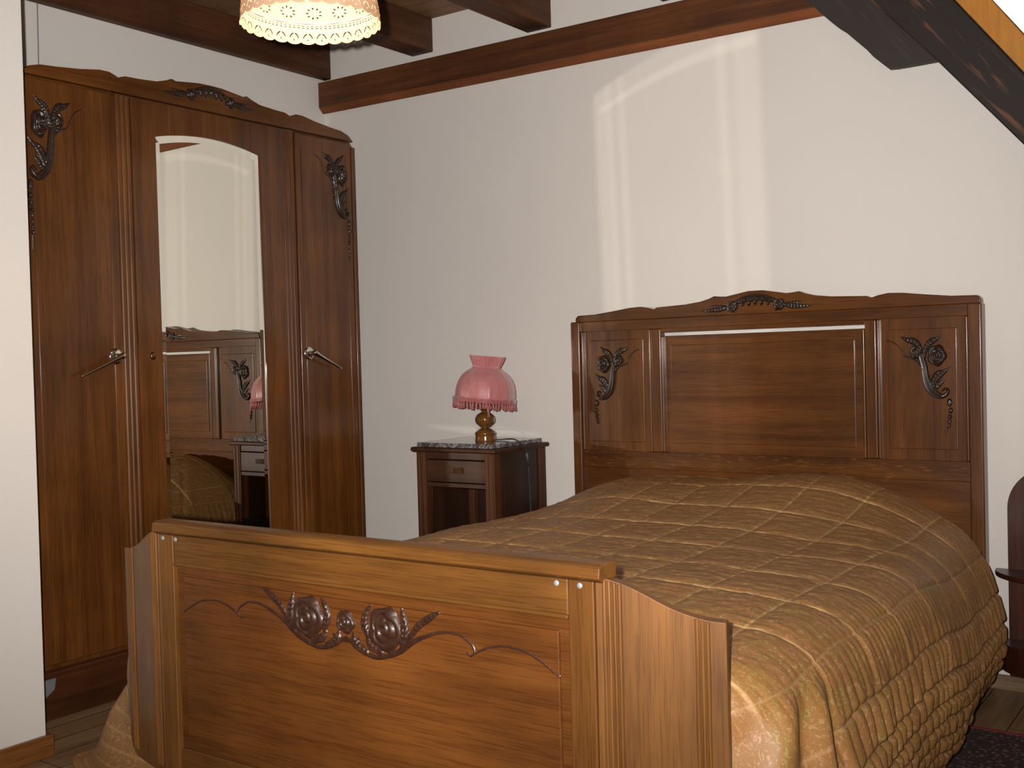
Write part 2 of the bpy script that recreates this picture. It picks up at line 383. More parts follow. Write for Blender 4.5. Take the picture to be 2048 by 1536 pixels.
# brace and rafter on the right
import random
random.seed(4)
edge = [(2.08, 2.49)]
for i in range(1, 22):
    t = i / 22; j = 0.004 * (random.random() - 0.5)
    edge.append((2.08 + t * (2.575 - 2.08) + j, 2.49 + t * (1.983 - 2.49) + j))
edge += [(2.575, 1.983), (2.60, 1.981), (2.66, 1.981), (2.72, 1.982), (2.78, 1.983), (2.78, 2.40), (2.60, 2.49)]
tag(MB().prism(edge, -0.072, -0.042).build('roof_brace', brace_m), 'short dark grey timber with rough sawn edge lying flat behind the rafter', 'timber')
ra = [(2.30, 2.50), (2.574, 2.156), (2.763, 1.942), (3.003, 1.654), (3.36, 1.235), (3.38, 1.352), (3.006, 1.859), (2.815, 2.113), (2.52, 2.513)]
tag(MB().prism(ra, -0.25, -0.076).build('roof_rafter', rafter_m, bevel=0.006), 'thick dark knotty rafter slanting down at the upper right', 'rafter')
ba = [(2.52, 2.514), (2.815, 2.114), (3.006, 1.860), (3.38, 1.353), (3.40, slope_z(3.40) - 0.002), (3.007, 1.967), (2.925, 2.081), (2.62, slope_z(2.62) - 0.002)]
tag(MB().prism(ba, -0.27, -0.08).build('roof_batten', batten_m, bevel=0.003), 'yellow varnished batten along the upper side of the dark rafter', 'batten')
# wires on the left wall
tag(MB().tube([(0.004, -1.43, 2.386), (0.004, -1.432, 2.25), (0.004, -1.437, 2.0)], 0.0022).build('wall_cable', plain('grey_cable', (0.25, 0.24, 0.26), 0.5)), 'thin grey cable hanging down the left wall behind the wardrobe', 'cable')

# ------------------------------------------------------------------ carving relief
def relief(name, mat, parent, strokes, roses, place, res=0.0016, H=0.012, leaves=(), sink=0.0012):
    """height field of carved strokes; place(u,v,h) -> world point"""
    allp = []
    segs = []
    for pts, rad, hh in strokes:
        arr = np.array([(p[0], p[1], r) for p, r in zip(pts, rad)]); c = catmull(arr, 8); segs.append((c, hh, 'tube')); allp.append(c[:, :2])
    for pts, rad, hh in leaves:
        arr = np.array([(p[0], p[1], r) for p, r in zip(pts, rad)]); c = catmull(arr, 8); segs.append((c, hh, 'leaf')); allp.append(c[:, :2])
    for (cx, cy, rx, ry, hh) in roses: allp.append(np.array([(cx - rx, cy - ry), (cx + rx, cy + ry)]))
    A = np.vstack(allp); lo = A.min(0) - 0.022; hi = A.max(0) + 0.022
    nu = int((hi[0] - lo[0]) / res) + 2; nv = int((hi[1] - lo[1]) / res) + 2
    uu = lo[0] + np.arange(nu) * res; vv = lo[1] + np.arange(nv) * res
    Ug, Vg = np.meshgrid(uu, vv, indexing='ij'); Hh = np.zeros_like(Ug)
    for c, hh, kind in segs:
        best = np.full(Ug.shape, 9.0); prof = np.zeros(Ug.shape); rbest = np.full(Ug.shape, 1e-3); dbest = np.full(Ug.shape, 9.0); tb = np.zeros(Ug.shape)
        acc = 0
        for i in range(len(c) - 1):
            a = c[i]; b = c[i + 1]; d = b[:2] - a[:2]; l2 = max(d @ d, 1e-12)
            t = np.clip(((Ug - a[0]) * d[0] + (Vg - a[1]) * d[1]) / l2, 0, 1)
            dist = np.hypot(Ug - a[0] - t * d[0], Vg - a[1] - t * d[1]); r = np.maximum(a[2] + (b[2] - a[2]) * t, 0.0008)
            q = dist / r; mk = q < best
            best = np.where(mk, q, best); rbest = np.where(mk, r, rbest); tb = np.where(mk, acc + t * math.sqrt(l2), tb)
            acc += math.sqrt(l2)
        hgt = hh * np.sqrt(np.clip(1 - best ** 2, 0, 1)) * np.clip(rbest / 0.008, 0.35, 1.0)
        if kind == 'leaf':
            hgt = hgt * (0.62 + 0.38 * np.clip(best / 0.28, 0, 1)) * (0.86 + 0.14 * np.cos(2 * math.pi * tb / 0.011 + 3 * best))
        else:
            hgt = hgt * np.where(rbest > 0.009, 0.78 + 0.22 * np.cos(best * 9.0), 1.0)
        Hh = np.maximum(Hh, hgt)
    for (cx, cy, rx, ry, hh) in roses:
        x = (Ug - cx) / rx; y = (Vg - cy) / ry; rho = np.hypot(x, y); th = np.arctan2(y, x)
        edge = 1 + 0.07 * np.cos(5 * th + 0.6)
        dome = np.sqrt(np.clip(1 - (rho / edge) ** 4, 0, 1))
        sp = np.abs(np.sin(math.pi * (rho * 2.9 - th / (2 * math.pi))))
        pt = np.abs(np.sin(math.pi * (rho * 2.1 - 0.42 * np.abs(np.sin(1.5 * th + 0.8 + 1.2 * rho)))))
        k_ = np.clip((rho - 0.34) / 0.12, 0, 1) if rx > 0.012 else 0 * rho
        sp = sp * (1 - k_) + pt * k_
        Hh = np.maximum(Hh, hh * dome * (0.30 + 0.70 * sp ** 0.55) * np.clip(1.25 - 0.35 * rho, 0, 1.2))
    keep = Hh > 0.0004
    kf = keep[:-1, :-1] | keep[1:, :-1] | keep[:-1, 1:] | keep[1:, 1:]
    used = np.zeros(Hh.shape, bool); used[:-1, :-1] |= kf; used[1:, :-1] |= kf; used[:-1, 1:] |= kf; used[1:, 1:] |= kf
    idx = -np.ones(Hh.shape, int); idx[used] = np.arange(used.sum())
    I, J = np.nonzero(used)
    hz = np.where(Hh[I, J] > 0.0004, Hh[I, J], -sink)
    vs = [place(uu[i], vv[j], h) for i, j, h in zip(I, J, hz)]
    a, b = np.nonzero(kf)
    fs = list(zip(idx[a, b].tolist(), idx[a + 1, b].tolist(), idx[a + 1, b + 1].tolist(), idx[a, b + 1].tolist()))
    m = MB(); m.v = vs; m.f = fs
    return m.build(name, mat, parent, smooth=True)

def spray(mx=lambda u: u, dz=0.0, sx=1.0, sz=1.0, c=(2.69, 0.97), long_tail=False):
    """the flower spray of the headboard's right panel, traced in the panel plane (x, z)"""
    def T(p): return (mx(c[0] + (p[0] - c[0]) * sx), c[1] + (p[1] - c[1]) * sz + dz)
    def TT(l): return [T(p) for p in l]
    k = (sx + sz) / 2
    K = lambda l: [v * k for v in l]
    st = [(TT([(2.55, 1.108), (2.567, 1.102), (2.585, 1.088), (2.596, 1.073), (2.605, 1.056), (2.625, 1.049), (2.64, 1.042), (2.654, 1.03), (2.668, 1.011)]), K([.0018, .002, .002, .002, .0025, .003, .004, .005, .006]), 0.006),
          (TT([(2.655, 1.060), (2.664, 1.026), (2.668, .996), (2.674, .968), (2.685, .945), (2.703, .930), (2.720, .926), (2.733, .934), (2.736, .945), (2.727, .950), (2.720, .944)]), K([.009, .010, .011, .013, .013, .011, .008, .006, .0045, .004, .0035]), 0.014)]
    lv = [(TT([(2.595, 1.118), (2.612, 1.108), (2.630, 1.104), (2.645, 1.094), (2.655, 1.075)]), K([.002, .007, .011, .009, .006]), 0.010),
          (TT([(2.717, 1.122), (2.706, 1.110), (2.690, 1.102), (2.676, 1.090), (2.668, 1.070), (2.664, 1.05)]), K([.002, .006, .010, .009, .007, .006]), 0.010),
          (TT([(2.743, 1.019), (2.726, 1.004), (2.708, .994), (2.695, .975), (2.690, .955)]), K([.0015, .007, .013, .012, .006]), 0.010),
          (TT([(2.727, .976), (2.713, .966), (2.702, .952)]), K([.002, .007, .006]), 0.009)]
    ro = [(*T((2.640, 1.068)), .019 * sx, .022 * sz, 0.015), (*T((2.704, 1.056)), .029 * sx, .034 * sz, 0.017)]
    bd = [(2.740, .906, .008, .013), (2.743, .880, .007, .009), (2.741, .861, .006, .008), (2.739, .845, .006, .007), (2.738, .832, .005, .006)]
    if long_tail: bd += [(2.738, .818, .005, .006), (2.738, .805, .005, .006), (2.738, .792, .004, .006)]
    ro += [(*T((x, z)), rx * sx, rz * sz, 0.009) for x, z, rx, rz in bd]
    st.append((TT([(2.737, .835), (2.733, .820), (2.727, .808)]) if not long_tail else TT([(2.738, .80), (2.738, .77), (2.738, .75)]), K([.003, .002, .0015]), 0.005))
    return st, lv, ro

# ------------------------------------------------------------------ wardrobe
WL, WR, WX = -1.80, -0.33, MIRX
WC = -1.065
wd = thing('wardrobe', 'tall three-door oak wardrobe with a mirror in the middle door against the left wall', 'wardrobe', (0.25, WC, 0))
MB().box(0.02, WX - 0.022, WL, WR, 0.14, 1.99).build('carcass', oak_v, wd, bevel=0.003)
# crest outline, half, measured from the centre
half = [(0.0, 2.087), (0.05, 2.086), (0.11, 2.079), (0.150, 2.074), (0.168, 2.079), (0.185, 2.071), (0.23, 2.058), (0.30, 2.053), (0.355, 2.051), (0.375, 2.044), (0.383, 2.041), (0.392, 2.046), (0.415, 2.054), (0.45, 2.054), (0.52, 2.042), (0.60, 2.033), (0.66, 2.028), (0.695, 2.018), (0.712, 2.004), (0.722, 1.996)]
top = [(WC - a, z) for a, z in reversed(half)] + [(WC + a, z) for a, z in half[1:]]
cr = MB().prism([(WC - 0.722, 1.993)] + top + [(WC + 0.722, 1.993)], WX - 0.03, WX + 0.006, 'x').build('crest', oak_y, wd, bevel=0.004)
MB().box(0.03, WX - 0.02, WL + 0.005, WR - 0.005, 1.99, 2.005).build('top_board', oak_y, wd)
for y0, y1 in ((WL, WL + 0.014), (WR - 0.014, WR)):
    MB().box(WX - 0.06, WX + 0.004, y0, y1, 0.03, 1.972).build('corner_post', oak_v, wd, bevel=0.003)
# fluted pilasters beside the mirror door
for y0, y1 in ((-1.458, -1.402), (-0.722, -0.664)):
    m = MB().box(WX - 0.03, WX - 0.004, y0, y1, 0.168, 1.990)
    for k in range(3):
        yc = y0 + (k + 0.5) * (y1 - y0) / 3; rr = (y1 - y0) / 6
        m.prism([(yc + rr * math.cos(a), WX - 0.006 + 0.008 * math.sin(a)) for a in np.linspace(0, math.pi, 9)], 0.168, 1.985, 'z') if False else m.add(
            [(WX - 0.006 + 0.008 * math.sin(a), yc + rr * math.cos(a), z) for z in (0.168, 1.985) for a in np.linspace(0, math.pi, 9)],
            [(i, i + 1, i + 10, i + 9) for i in range(8)])
    m.build('pilaster', oak_v, wd, smooth=False)
# side doors
def side_door(y0, y1, hy, sgn):
    d = MB().box(WX - 0.024, WX, y0, y1, 0.168, 1.985).build('door', oak_v, wd, bevel=0.004)
    # raised field: thin long bead near the hinge side and near the handle side
    for yy in (y0 + 0.030, y1 - 0.030):
        MB().box(WX - 0.002, WX + 0.0025, yy - 0.003, yy + 0.003, 0.20, 1.93).build('bead', oak_v, d, bevel=0.001)
    pl = MB(); seg = 28
    ring = [(0.0, 0.006), (0.016, 0.006), (0.022, 0.0045), (0.026, 0.002), (0.027, 0.0)]
    vs = [(WX + 0.001 + h, hy + r * math.cos(2 * math.pi * k / seg), 1.124 + r * math.sin(2 * math.pi * k / seg)) for r, h in ring for k in range(seg)]
    pl.add(vs, [(i * seg + k, (i + 1) * seg + k, (i + 1) * seg + (k + 1) % seg, i * seg + (k + 1) % seg) for i in range(len(ring) - 1) for k in range(seg)])
    # neck and long tapering lever
    pl.tube([(WX, hy, 1.124), (WX + 0.02, hy, 1.124), (WX + 0.036, hy, 1.124)], [0.011, 0.009, 0.011], 16)
    L0 = Vector((WX + 0.036, hy - sgn * 0.010, 1.128)); L1 = Vector((WX + 0.030, hy + sgn * 0.150, 1.060))
    n = 14
    pl.tube([tuple(L0.lerp(L1, i / n)) for i in range(n + 1)], [0.0105, 0.0115, 0.0100, 0.0088, 0.008, 0.0075, 0.007, 0.0066, 0.0062, 0.0058, 0.0055, 0.0052, 0.005, 0.0045, 0.003], 12, 0.75)
    h = pl.build('door_handle', chrome, d, smooth=True); h['label'] = 'chrome lever handle on a round rose'
    mxf = (lambda u: -1.744 + (2.716 - u)) if sgn < 0 else (lambda u: -0.392 + (u - 2.716))
    st, lv, ro = spray(mxf, dz=0.795, sx=0.78 * 1.25, sz=1.28, c=(2.716, 1.07), long_tail=True)
    c = relief('carving', carve_m, d, st, ro, lambda u, v, h: (WX + h, u, v), leaves=lv, res=0.0022)
    c['label'] = 'dark carved flower spray'
side_door(WL + 0.016, -1.460, -1.479 - 0.01, -1)
side_door(-0.655, WR - 0.016, -0.616, 1)
# mirror door: frame with an arched opening
my0, my1, mz0, mzc, sag = -1.304, -0.838, 0.36, 1.870, 0.028
arc = [(my0 + (my1 - my0) * t, mzc + sag * 4 * t * (1 - t)) for t in np.linspace(0, 1, 25)]
fr = MB()
o = [(-1.400, 0.168), (-0.724, 0.168), (-0.724, 1.985), (-1.400, 1.985)]
for xa in (WX - 0.024, WX):
    pass
def ringmesh(m, inner, outer, xi, xo):
    n = len(inner); m.add([(xi, *p) for p in inner] + [(xo, *p) for p in outer], [(i, (i + 1) % n, (i + 1) % n + n, i + n) for i in range(n)])
inner = [(my0, mz0)] + arc + [(my1, mz0)]
outer = [(-1.400, 0.168)] + [(-1.400 + 0.676 * t, 1.985) for t in np.linspace(0, 1, 25)] + [(-0.724, 0.168)]
ringmesh(fr, inner, outer, WX, WX)
ringmesh(fr, inner, inner, WX - 0.010, WX)
ringmesh(fr, outer, outer, WX, WX - 0.024)
md = fr.build('mirror_door', oak_v, wd)
def shrink(p, d): 
    cy, cz = WC, (mz0 + mzc) / 2
    return (p[0] + (d if p[0] < cy else -d) * min(1, abs(p[0] - cy) / 0.233), p[1] + (d if p[1] < cz else -d))
inner2 = [shrink(p, 0.021) for p in inner]
gl = MB(); gl.add([(WX - 0.0072, *p) for p in inner2], [tuple(range(len(inner2)))])
ringmesh(gl, inner2, inner, WX - 0.0072, WX - 0.0060)
g = gl.build('mirror', mirror_m, md); g['label'] = 'arched bevelled mirror glass'
ky = MB().lathe([(0.009, 0), (0.011, 0.002), (0.008, 0.004), (0.003, 0.005)], 0, 0, 0, 16)
ky.v = [(WX + z, -1.344 + x, 1.124 + y * 1.25) for x, y, z in ky.v]
ky.build('key_plate', brass, md, smooth=True)
MB().box(0.04, WX + 0.004, WL + 0.004, WR - 0.004, 0.0, 0.135).build('plinth', plinth_m, wd, bevel=0.004)
MB().box(0.04, WX + 0.012, WL + 0.01, WR, 0.135, 0.150).build('plinth_moulding', plinth_m, wd, bevel=0.004)
cb = MB().prism([(WL + 0.004, 0.068), (WL + 0.045, 0.095), (WL + 0.052, 0.130), (WL + 0.004, 0.130)], WX + 0.004, WX + 0.011, 'x').build('corner_block', grey_pl, wd, bevel=0.001); cb['label'] = 'grey block at the bottom corner'
# crest carving: garland between two small roses
def crest_sets(cx, cz, k):
    P = lambda x, z: (cx + x * k, cz + z * k)
    ro = [(*P(-.087, -.012), .022 * k, .020 * k, .013), (*P(.087, -.012), .022 * k, .020 * k, .013)]
    st = [([P(-.075, .0), P(-.04, .012), P(0, .016), P(.04, .012), P(.075, .0)], [.007 * k, .011 * k, .013 * k, .011 * k, .007 * k], .008)]
    lv = []
    for s in (-1, 1):
        lv.append(([P(s * .205, -.022), P(s * .17, -.022), P(s * .135, -.020), P(s * .105, -.014)], [.0015, .006 * k, .009 * k, .006 * k], .008))
        lv.append(([P(s * .170, -.006), P(s * .145, -.010), P(s * .115, -.012)], [.0015, .006 * k, .006 * k], .007))
        lv.append(([P(s * .075, -.030), P(s * .085, -.024), P(s * .10, -.024)], [.004, .008 * k, .004], .008))
    for q in (-.045, -.022, 0, .022, .045):
        lv.append(([P(q, .018 - abs(q) * .15), P(q * 1.02, .006 - abs(q) * .1), P(q * 1.05, -.010)], [.004 * k, .0085 * k, .004 * k], .014))
    return st, lv, ro
st, lv, ro = crest_sets(WC, 2.052, 1.0)
relief('carving', carve_m, cr, st, ro, lambda u, v, h: (WX + 0.006 + h, u, v), leaves=lv, res=0.002)['label'] = 'dark carved rose garland'

# ------------------------------------------------------------------ bed
HY = -0.0565
xl, xr = 1.343, 2.843
bed = thing('bed', 'carved oak double bed with tall headboard against the back wall', 'bed', (2.093, -1.1, 0))
def z_tilt(x): return 0.0
# crest rail of the headboard
hb = [(1.362, 1.215), (1.362, 1.230), (1.372, 1.241), (1.45, 1.243), (1.53, 1.252), (1.60, 1.261), (1.645, 1.263), (1.680, 1.257), (1.701, 1.250), (1.715, 1.257), (1.76, 1.259), (1.83, 1.262), (1.89, 1.269), (1.925, 1.278), (1.945, 1.286), (1.965, 1.2835), (1.99, 1.282), (2.03, 1.289), (2.075, 1.297)]
cx = 2.101
mirr = [(2 * cx - x, z) for x, z in reversed(hb)]
HT = MB().prism(hb + mirr, HY - 0.004, -0.022).build('crest_rail', oak_x, bed, bevel=0.004)
st, lv, ro = crest_sets(cx, 1.257, 1.0)
relief('carving', carve_m, HT, st, ro, lambda u, v, h: (u, HY - 0.004 - h, v), leaves=lv)['label'] = 'dark carved rose garland'
MB().box(1.362, 2.840, HY, -0.022, 1.178, 1.2155).build('upper_rail', oak_x, bed, bevel=0.002)
for a, b in ((xl, 1.383), (2.800, xr)):
    MB().box(a, b, HY - 0.012, -0.012, 0.0, 1.217).build('head_post', oak_v, bed, bevel=0.006)
MB().box(1.728, 2.478, HY, -0.022, 1.1625, 1.178).build('middle_rail', oak_x, bed, bevel=0.001)
MB().box(1.383, 2.800, HY, -0.02, 0.655, 0.720).build('lower_rail', oak_fleck, bed, bevel=0.003)
for a, b in ((1.686, 1.728), (2.478, 2.516)):
    MB().box(a, b, HY - 0.003, -0.02, 0.720, 1.178).build('mullion', oak_v, bed, bevel=0.005)
def head_panel(a, b, z0, z1, mat, mw=0.035):
    m = MB().box(a, b, HY + 0.010, -0.026, z0, z1)
    p = m.build('head_panel', mat, bed)
    # raised field with a stepped border
    MB().box(a + mw, b - mw, HY + 0.0055, HY + 0.012, z0 + mw, z1 - mw).build('raised_field', mat, p, bevel=0.003)
    t = 0.010
    for q in ((a, a + t), (b - t, b)): MB().box(q[0], q[1], HY - 0.004, HY + 0.012, z0, z1).build('moulding', mat, p, bevel=0.004)
    return p
pL = head_panel(1.383, 1.686, 0.720, 1.178, oak_v)
pR = head_panel(2.516, 2.800, 0.720, 1.178, oak_v)
head_panel(1.728, 2.478, 0.720, 1.1505, oak_x)
MB().box(1.383, 2.800, HY + 0.008, -0.026, 0.30, 0.655).build('under_panel', oak_x, bed)
st, lv, ro = spray()
relief('carving', carve_m, pR, st, ro, lambda u, v, h: (u, HY + 0.0055 - h, v), leaves=lv)['label'] = 'dark carved flower spray'
st, lv, ro = spray(lambda u: 2 * 2.092 - u, dz=-0.004)
relief('carving', carve_m, pL, st, ro, lambda u, v, h: (u, HY + 0.0055 - h, v), leaves=lv)['label'] = 'dark carved flower spray'
# footboard
FY = -2.127
fx0, fx1 = 1.520, 2.668
MB().prism([(1.5735, 0.640), (2.6125, 0.640), (2.6125, 0.712), (1.5735, 0.712)], FY - 0.002, FY + 0.034).build('foot_rail', foot_x, bed, bevel=0.004)
cap = MB()
cap.add([(x, y, z) for x in (fx0 - 0.004, fx1 + 0.014) for y, z in ((FY - 0.004, 0.708), (FY - 0.016, 0.716), (FY - 0.014, 0.733), (FY - 0.004, 0.738), (FY + 0.036, 0.738), (FY + 0.042, 0.730), (FY + 0.042, 0.712), (FY + 0.03, 0.708))],
        [(i, (i + 1) % 8, (i + 1) % 8 + 8, i + 8) for i in range(8)] + [tuple(range(7, -1, -1)), tuple(range(8, 16))])
cap.build('foot_cap_rail', foot_x, bed, bevel=0.002)
for a, b in ((1.524, 1.573), (2.613, 2.664)):
    MB().box(a, b, FY - 0.004, FY + 0.036, 0.0, 0.709).build('foot_post', foot_v, bed, bevel=0.003)
MB().box(1.5735, 2.6125, FY - 0.006, FY + 0.02, 0.640, 0.648).box(1.5735, 2.6125, FY + 0.004, FY + 0.02, 0.648, 0.654).build('rail_bead', foot_x, bed, bevel=0.003)
fp = MB().box(1.5735, 2.6125, FY + 0.008, FY + 0.026, 0.230, 0.6405).build('foot_panel', foot_panel_m, bed)
MB().box(1.598, 2.589, FY + 0.0015, FY + 0.010, 0.262, 0.617).build('raised_field', foot_panel_m, fp, bevel=0.003)
MB().box(1.5735, 2.6125, FY + 0.002, FY + 0.034, 0.12, 0.2295).build('foot_lower_rail', foot_x, bed, bevel=0.003)
# wings
def wing(s):
    c0 = 2.0935
    xa = 0.572; xb = 0.779
    ya, yb = FY, -2.070
    def W(t, z, dn): # dn: outwards (towards camera)
        nx, ny = (yb - ya), -(xb - xa); l = math.hypot(nx, ny); nx /= l; ny /= l
        x = xa + (xb - xa) * t + nx * dn * 1; y = ya + (yb - ya) * t + ny * dn
        return (c0 + s * x, y, z)
    prof = [(0, .716), (.06, .7155), (.15, .711), (.25, .704), (.38, .692), (.5, .679), (.62, .668), (.74, .660), (.86, .6545), (1, .652)]
    P = catmull(prof, 4)
    bot = [(1, .215), (.99, .19), (.95, .172), (.88, .160), (.80, .155), (0, .155)]
    out = [tuple(p) for p in P] + bot
    n = len(out)
    m = MB(); m.add([W(t, z, 0.002) for t, z in out] + [W(t, z, -0.022) for t, z in out], [tuple(range(n)), tuple(range(2 * n - 1, n - 1, -1))] + [(i, i + n, (i + 1) % n + n, (i + 1) % n) for i in range(n)])
    wg = m.build('foot_wing', foot_v, bed, bevel=0.0015)
    def ztop(t): return float(np.interp(t, [p[0] for p in prof], [p[1] for p in prof])) - 0.002
    fl_ = MB()
    for t0, k in ((0.05, 4), (0.76, 3)):
        for q in range(k):
            tc_ = t0 + 0.04 * q + 0.02; w_ = 0.018
            vs = []
            for z in (0.175, ztop(tc_)):
                for a in np.linspace(0, math.pi, 7): vs.append(W(tc_ + w_ * math.cos(a), z, 0.0015 + 0.0040 * math.sin(a)))
            fl_.add(vs, [(i, i + 1, i + 8, i + 7) for i in range(6)] + [tuple(range(7, 14))])
    fl_.build('fluting', foot_v, wg)
wing(1); wing(-1)
for x in (1.541, 1.585, 2.592, 2.638):
    m = MB().lathe([(0.0054, 0.0), (0.0054, 0.0015), (0.0044, 0.0028), (0.0001, 0.0033)], 0, 0, 0, 16)
    m.v = [(x + a, FY - 0.004 - c, 0.700 + b) for a, b, c in m.v]
    m.build('screw', steel, bed, smooth=True)
# side rails and slatted base, hidden by the quilt
for x in (1.60, 2.56): MB().box(x, x + 0.028, FY + 0.03, -0.06, 0.22, 0.34).build('side_rail', foot_x, bed)
MB().box(1.56, 2.62, -1.98, -0.10, 0.30, 0.46).build('bed_base', plain('ticking', (0.5, 0.45, 0.38), 0.8), bed)
# footboard carving (right half traced, left half mirrored)
CX = 2.093
FS, FLV, FR = [], [], []
sw = [(2.093, .544), (2.112, .533), (2.139, .520), (2.171, .515), (2.204, .522), (2.233, .535), (2.265, .556), (2.297, .571), (2.336, .583), (2.372, .584), (2.389, .577), (2.404, .567), (2.408, .556), (2.400, .548), (2.391, .553)]
ou = [(2.409, .553), (2.427, .563), (2.446, .570), (2.472, .575), (2.496, .575), (2.523, .571), (2.548, .561), (2.568, .550), (2.588, .538)]
for s in (1, -1):
    M_ = lambda l: [(CX + s * (x - CX), z) for x, z in l]
    FS.append((M_(sw), [.003, .004, .005, .005, .005, .006, .005, .004, .003, .0028, .0028, .0028, .0026, .0024, .002], .006))
    FS.append((M_(ou), [.002, .0025, .0026, .0026, .0026, .0026, .0025, .0022, .0018], .004))
    FR.append((CX + s * .104, .572, .043, .043, .013))
    FLV.append((M_([(2.238, .616), (2.244, .595), (2.246, .572), (2.236, .545)]), [.002, .008, .009, .005], .009))
    FLV.append((M_([(2.328, .618), (2.304, .605), (2.279, .588), (2.259, .566), (2.243, .545)]), [.002, .007, .007, .006, .004], .007))
    FLV.append((M_([(2.160, .614), (2.148, .598), (2.143, .575), (2.152, .552)]), [.002, .007, .009, .005], .009))
    FLV.append((M_([(2.112, .552), (2.120, .534), (2.146, .522)]), [.004, .010, .006], .009))
    FLV.append((M_([(2.148, .548), (2.160, .534), (2.185, .526)]), [.004, .009, .006], .008))
FR.append((CX, .574, .024, .023, .012))
FS.append(([(CX - .035, .545), (CX, .538), (CX + .035, .545)], [.003, .004, .003], .005))
relief('carving', carve_foot, fp, FS, FR, lambda u, v, h: (u, FY + 0.0015 - h * 0.8, v), leaves=FLV)['label'] = 'dark carved roses with long scrolling stems'

# ------------------------------------------------------------------ quilt
def vnoise(x, y, seed=0):
    xi = np.floor(x).astype(int); yi = np.floor(y).astype(int); xf = x - xi; yf = y - yi
    def h(a, b):
        n = np.sin(a * 127.1 + b * 311.7 + seed * 74.7) * 43758.5453
        return n - np.floor(n)
    u = xf * xf * (3 - 2 * xf); v = yf * yf * (3 - 2 * yf)
    return (h(xi, yi) * (1 - u) + h(xi + 1, yi) * u) * (1 - v) + (h(xi, yi + 1) * (1 - u) + h(xi + 1, yi + 1) * u) * v
def smooth(t): t = np.clip(t, 0, 1); return t * t * (3 - 2 * t)

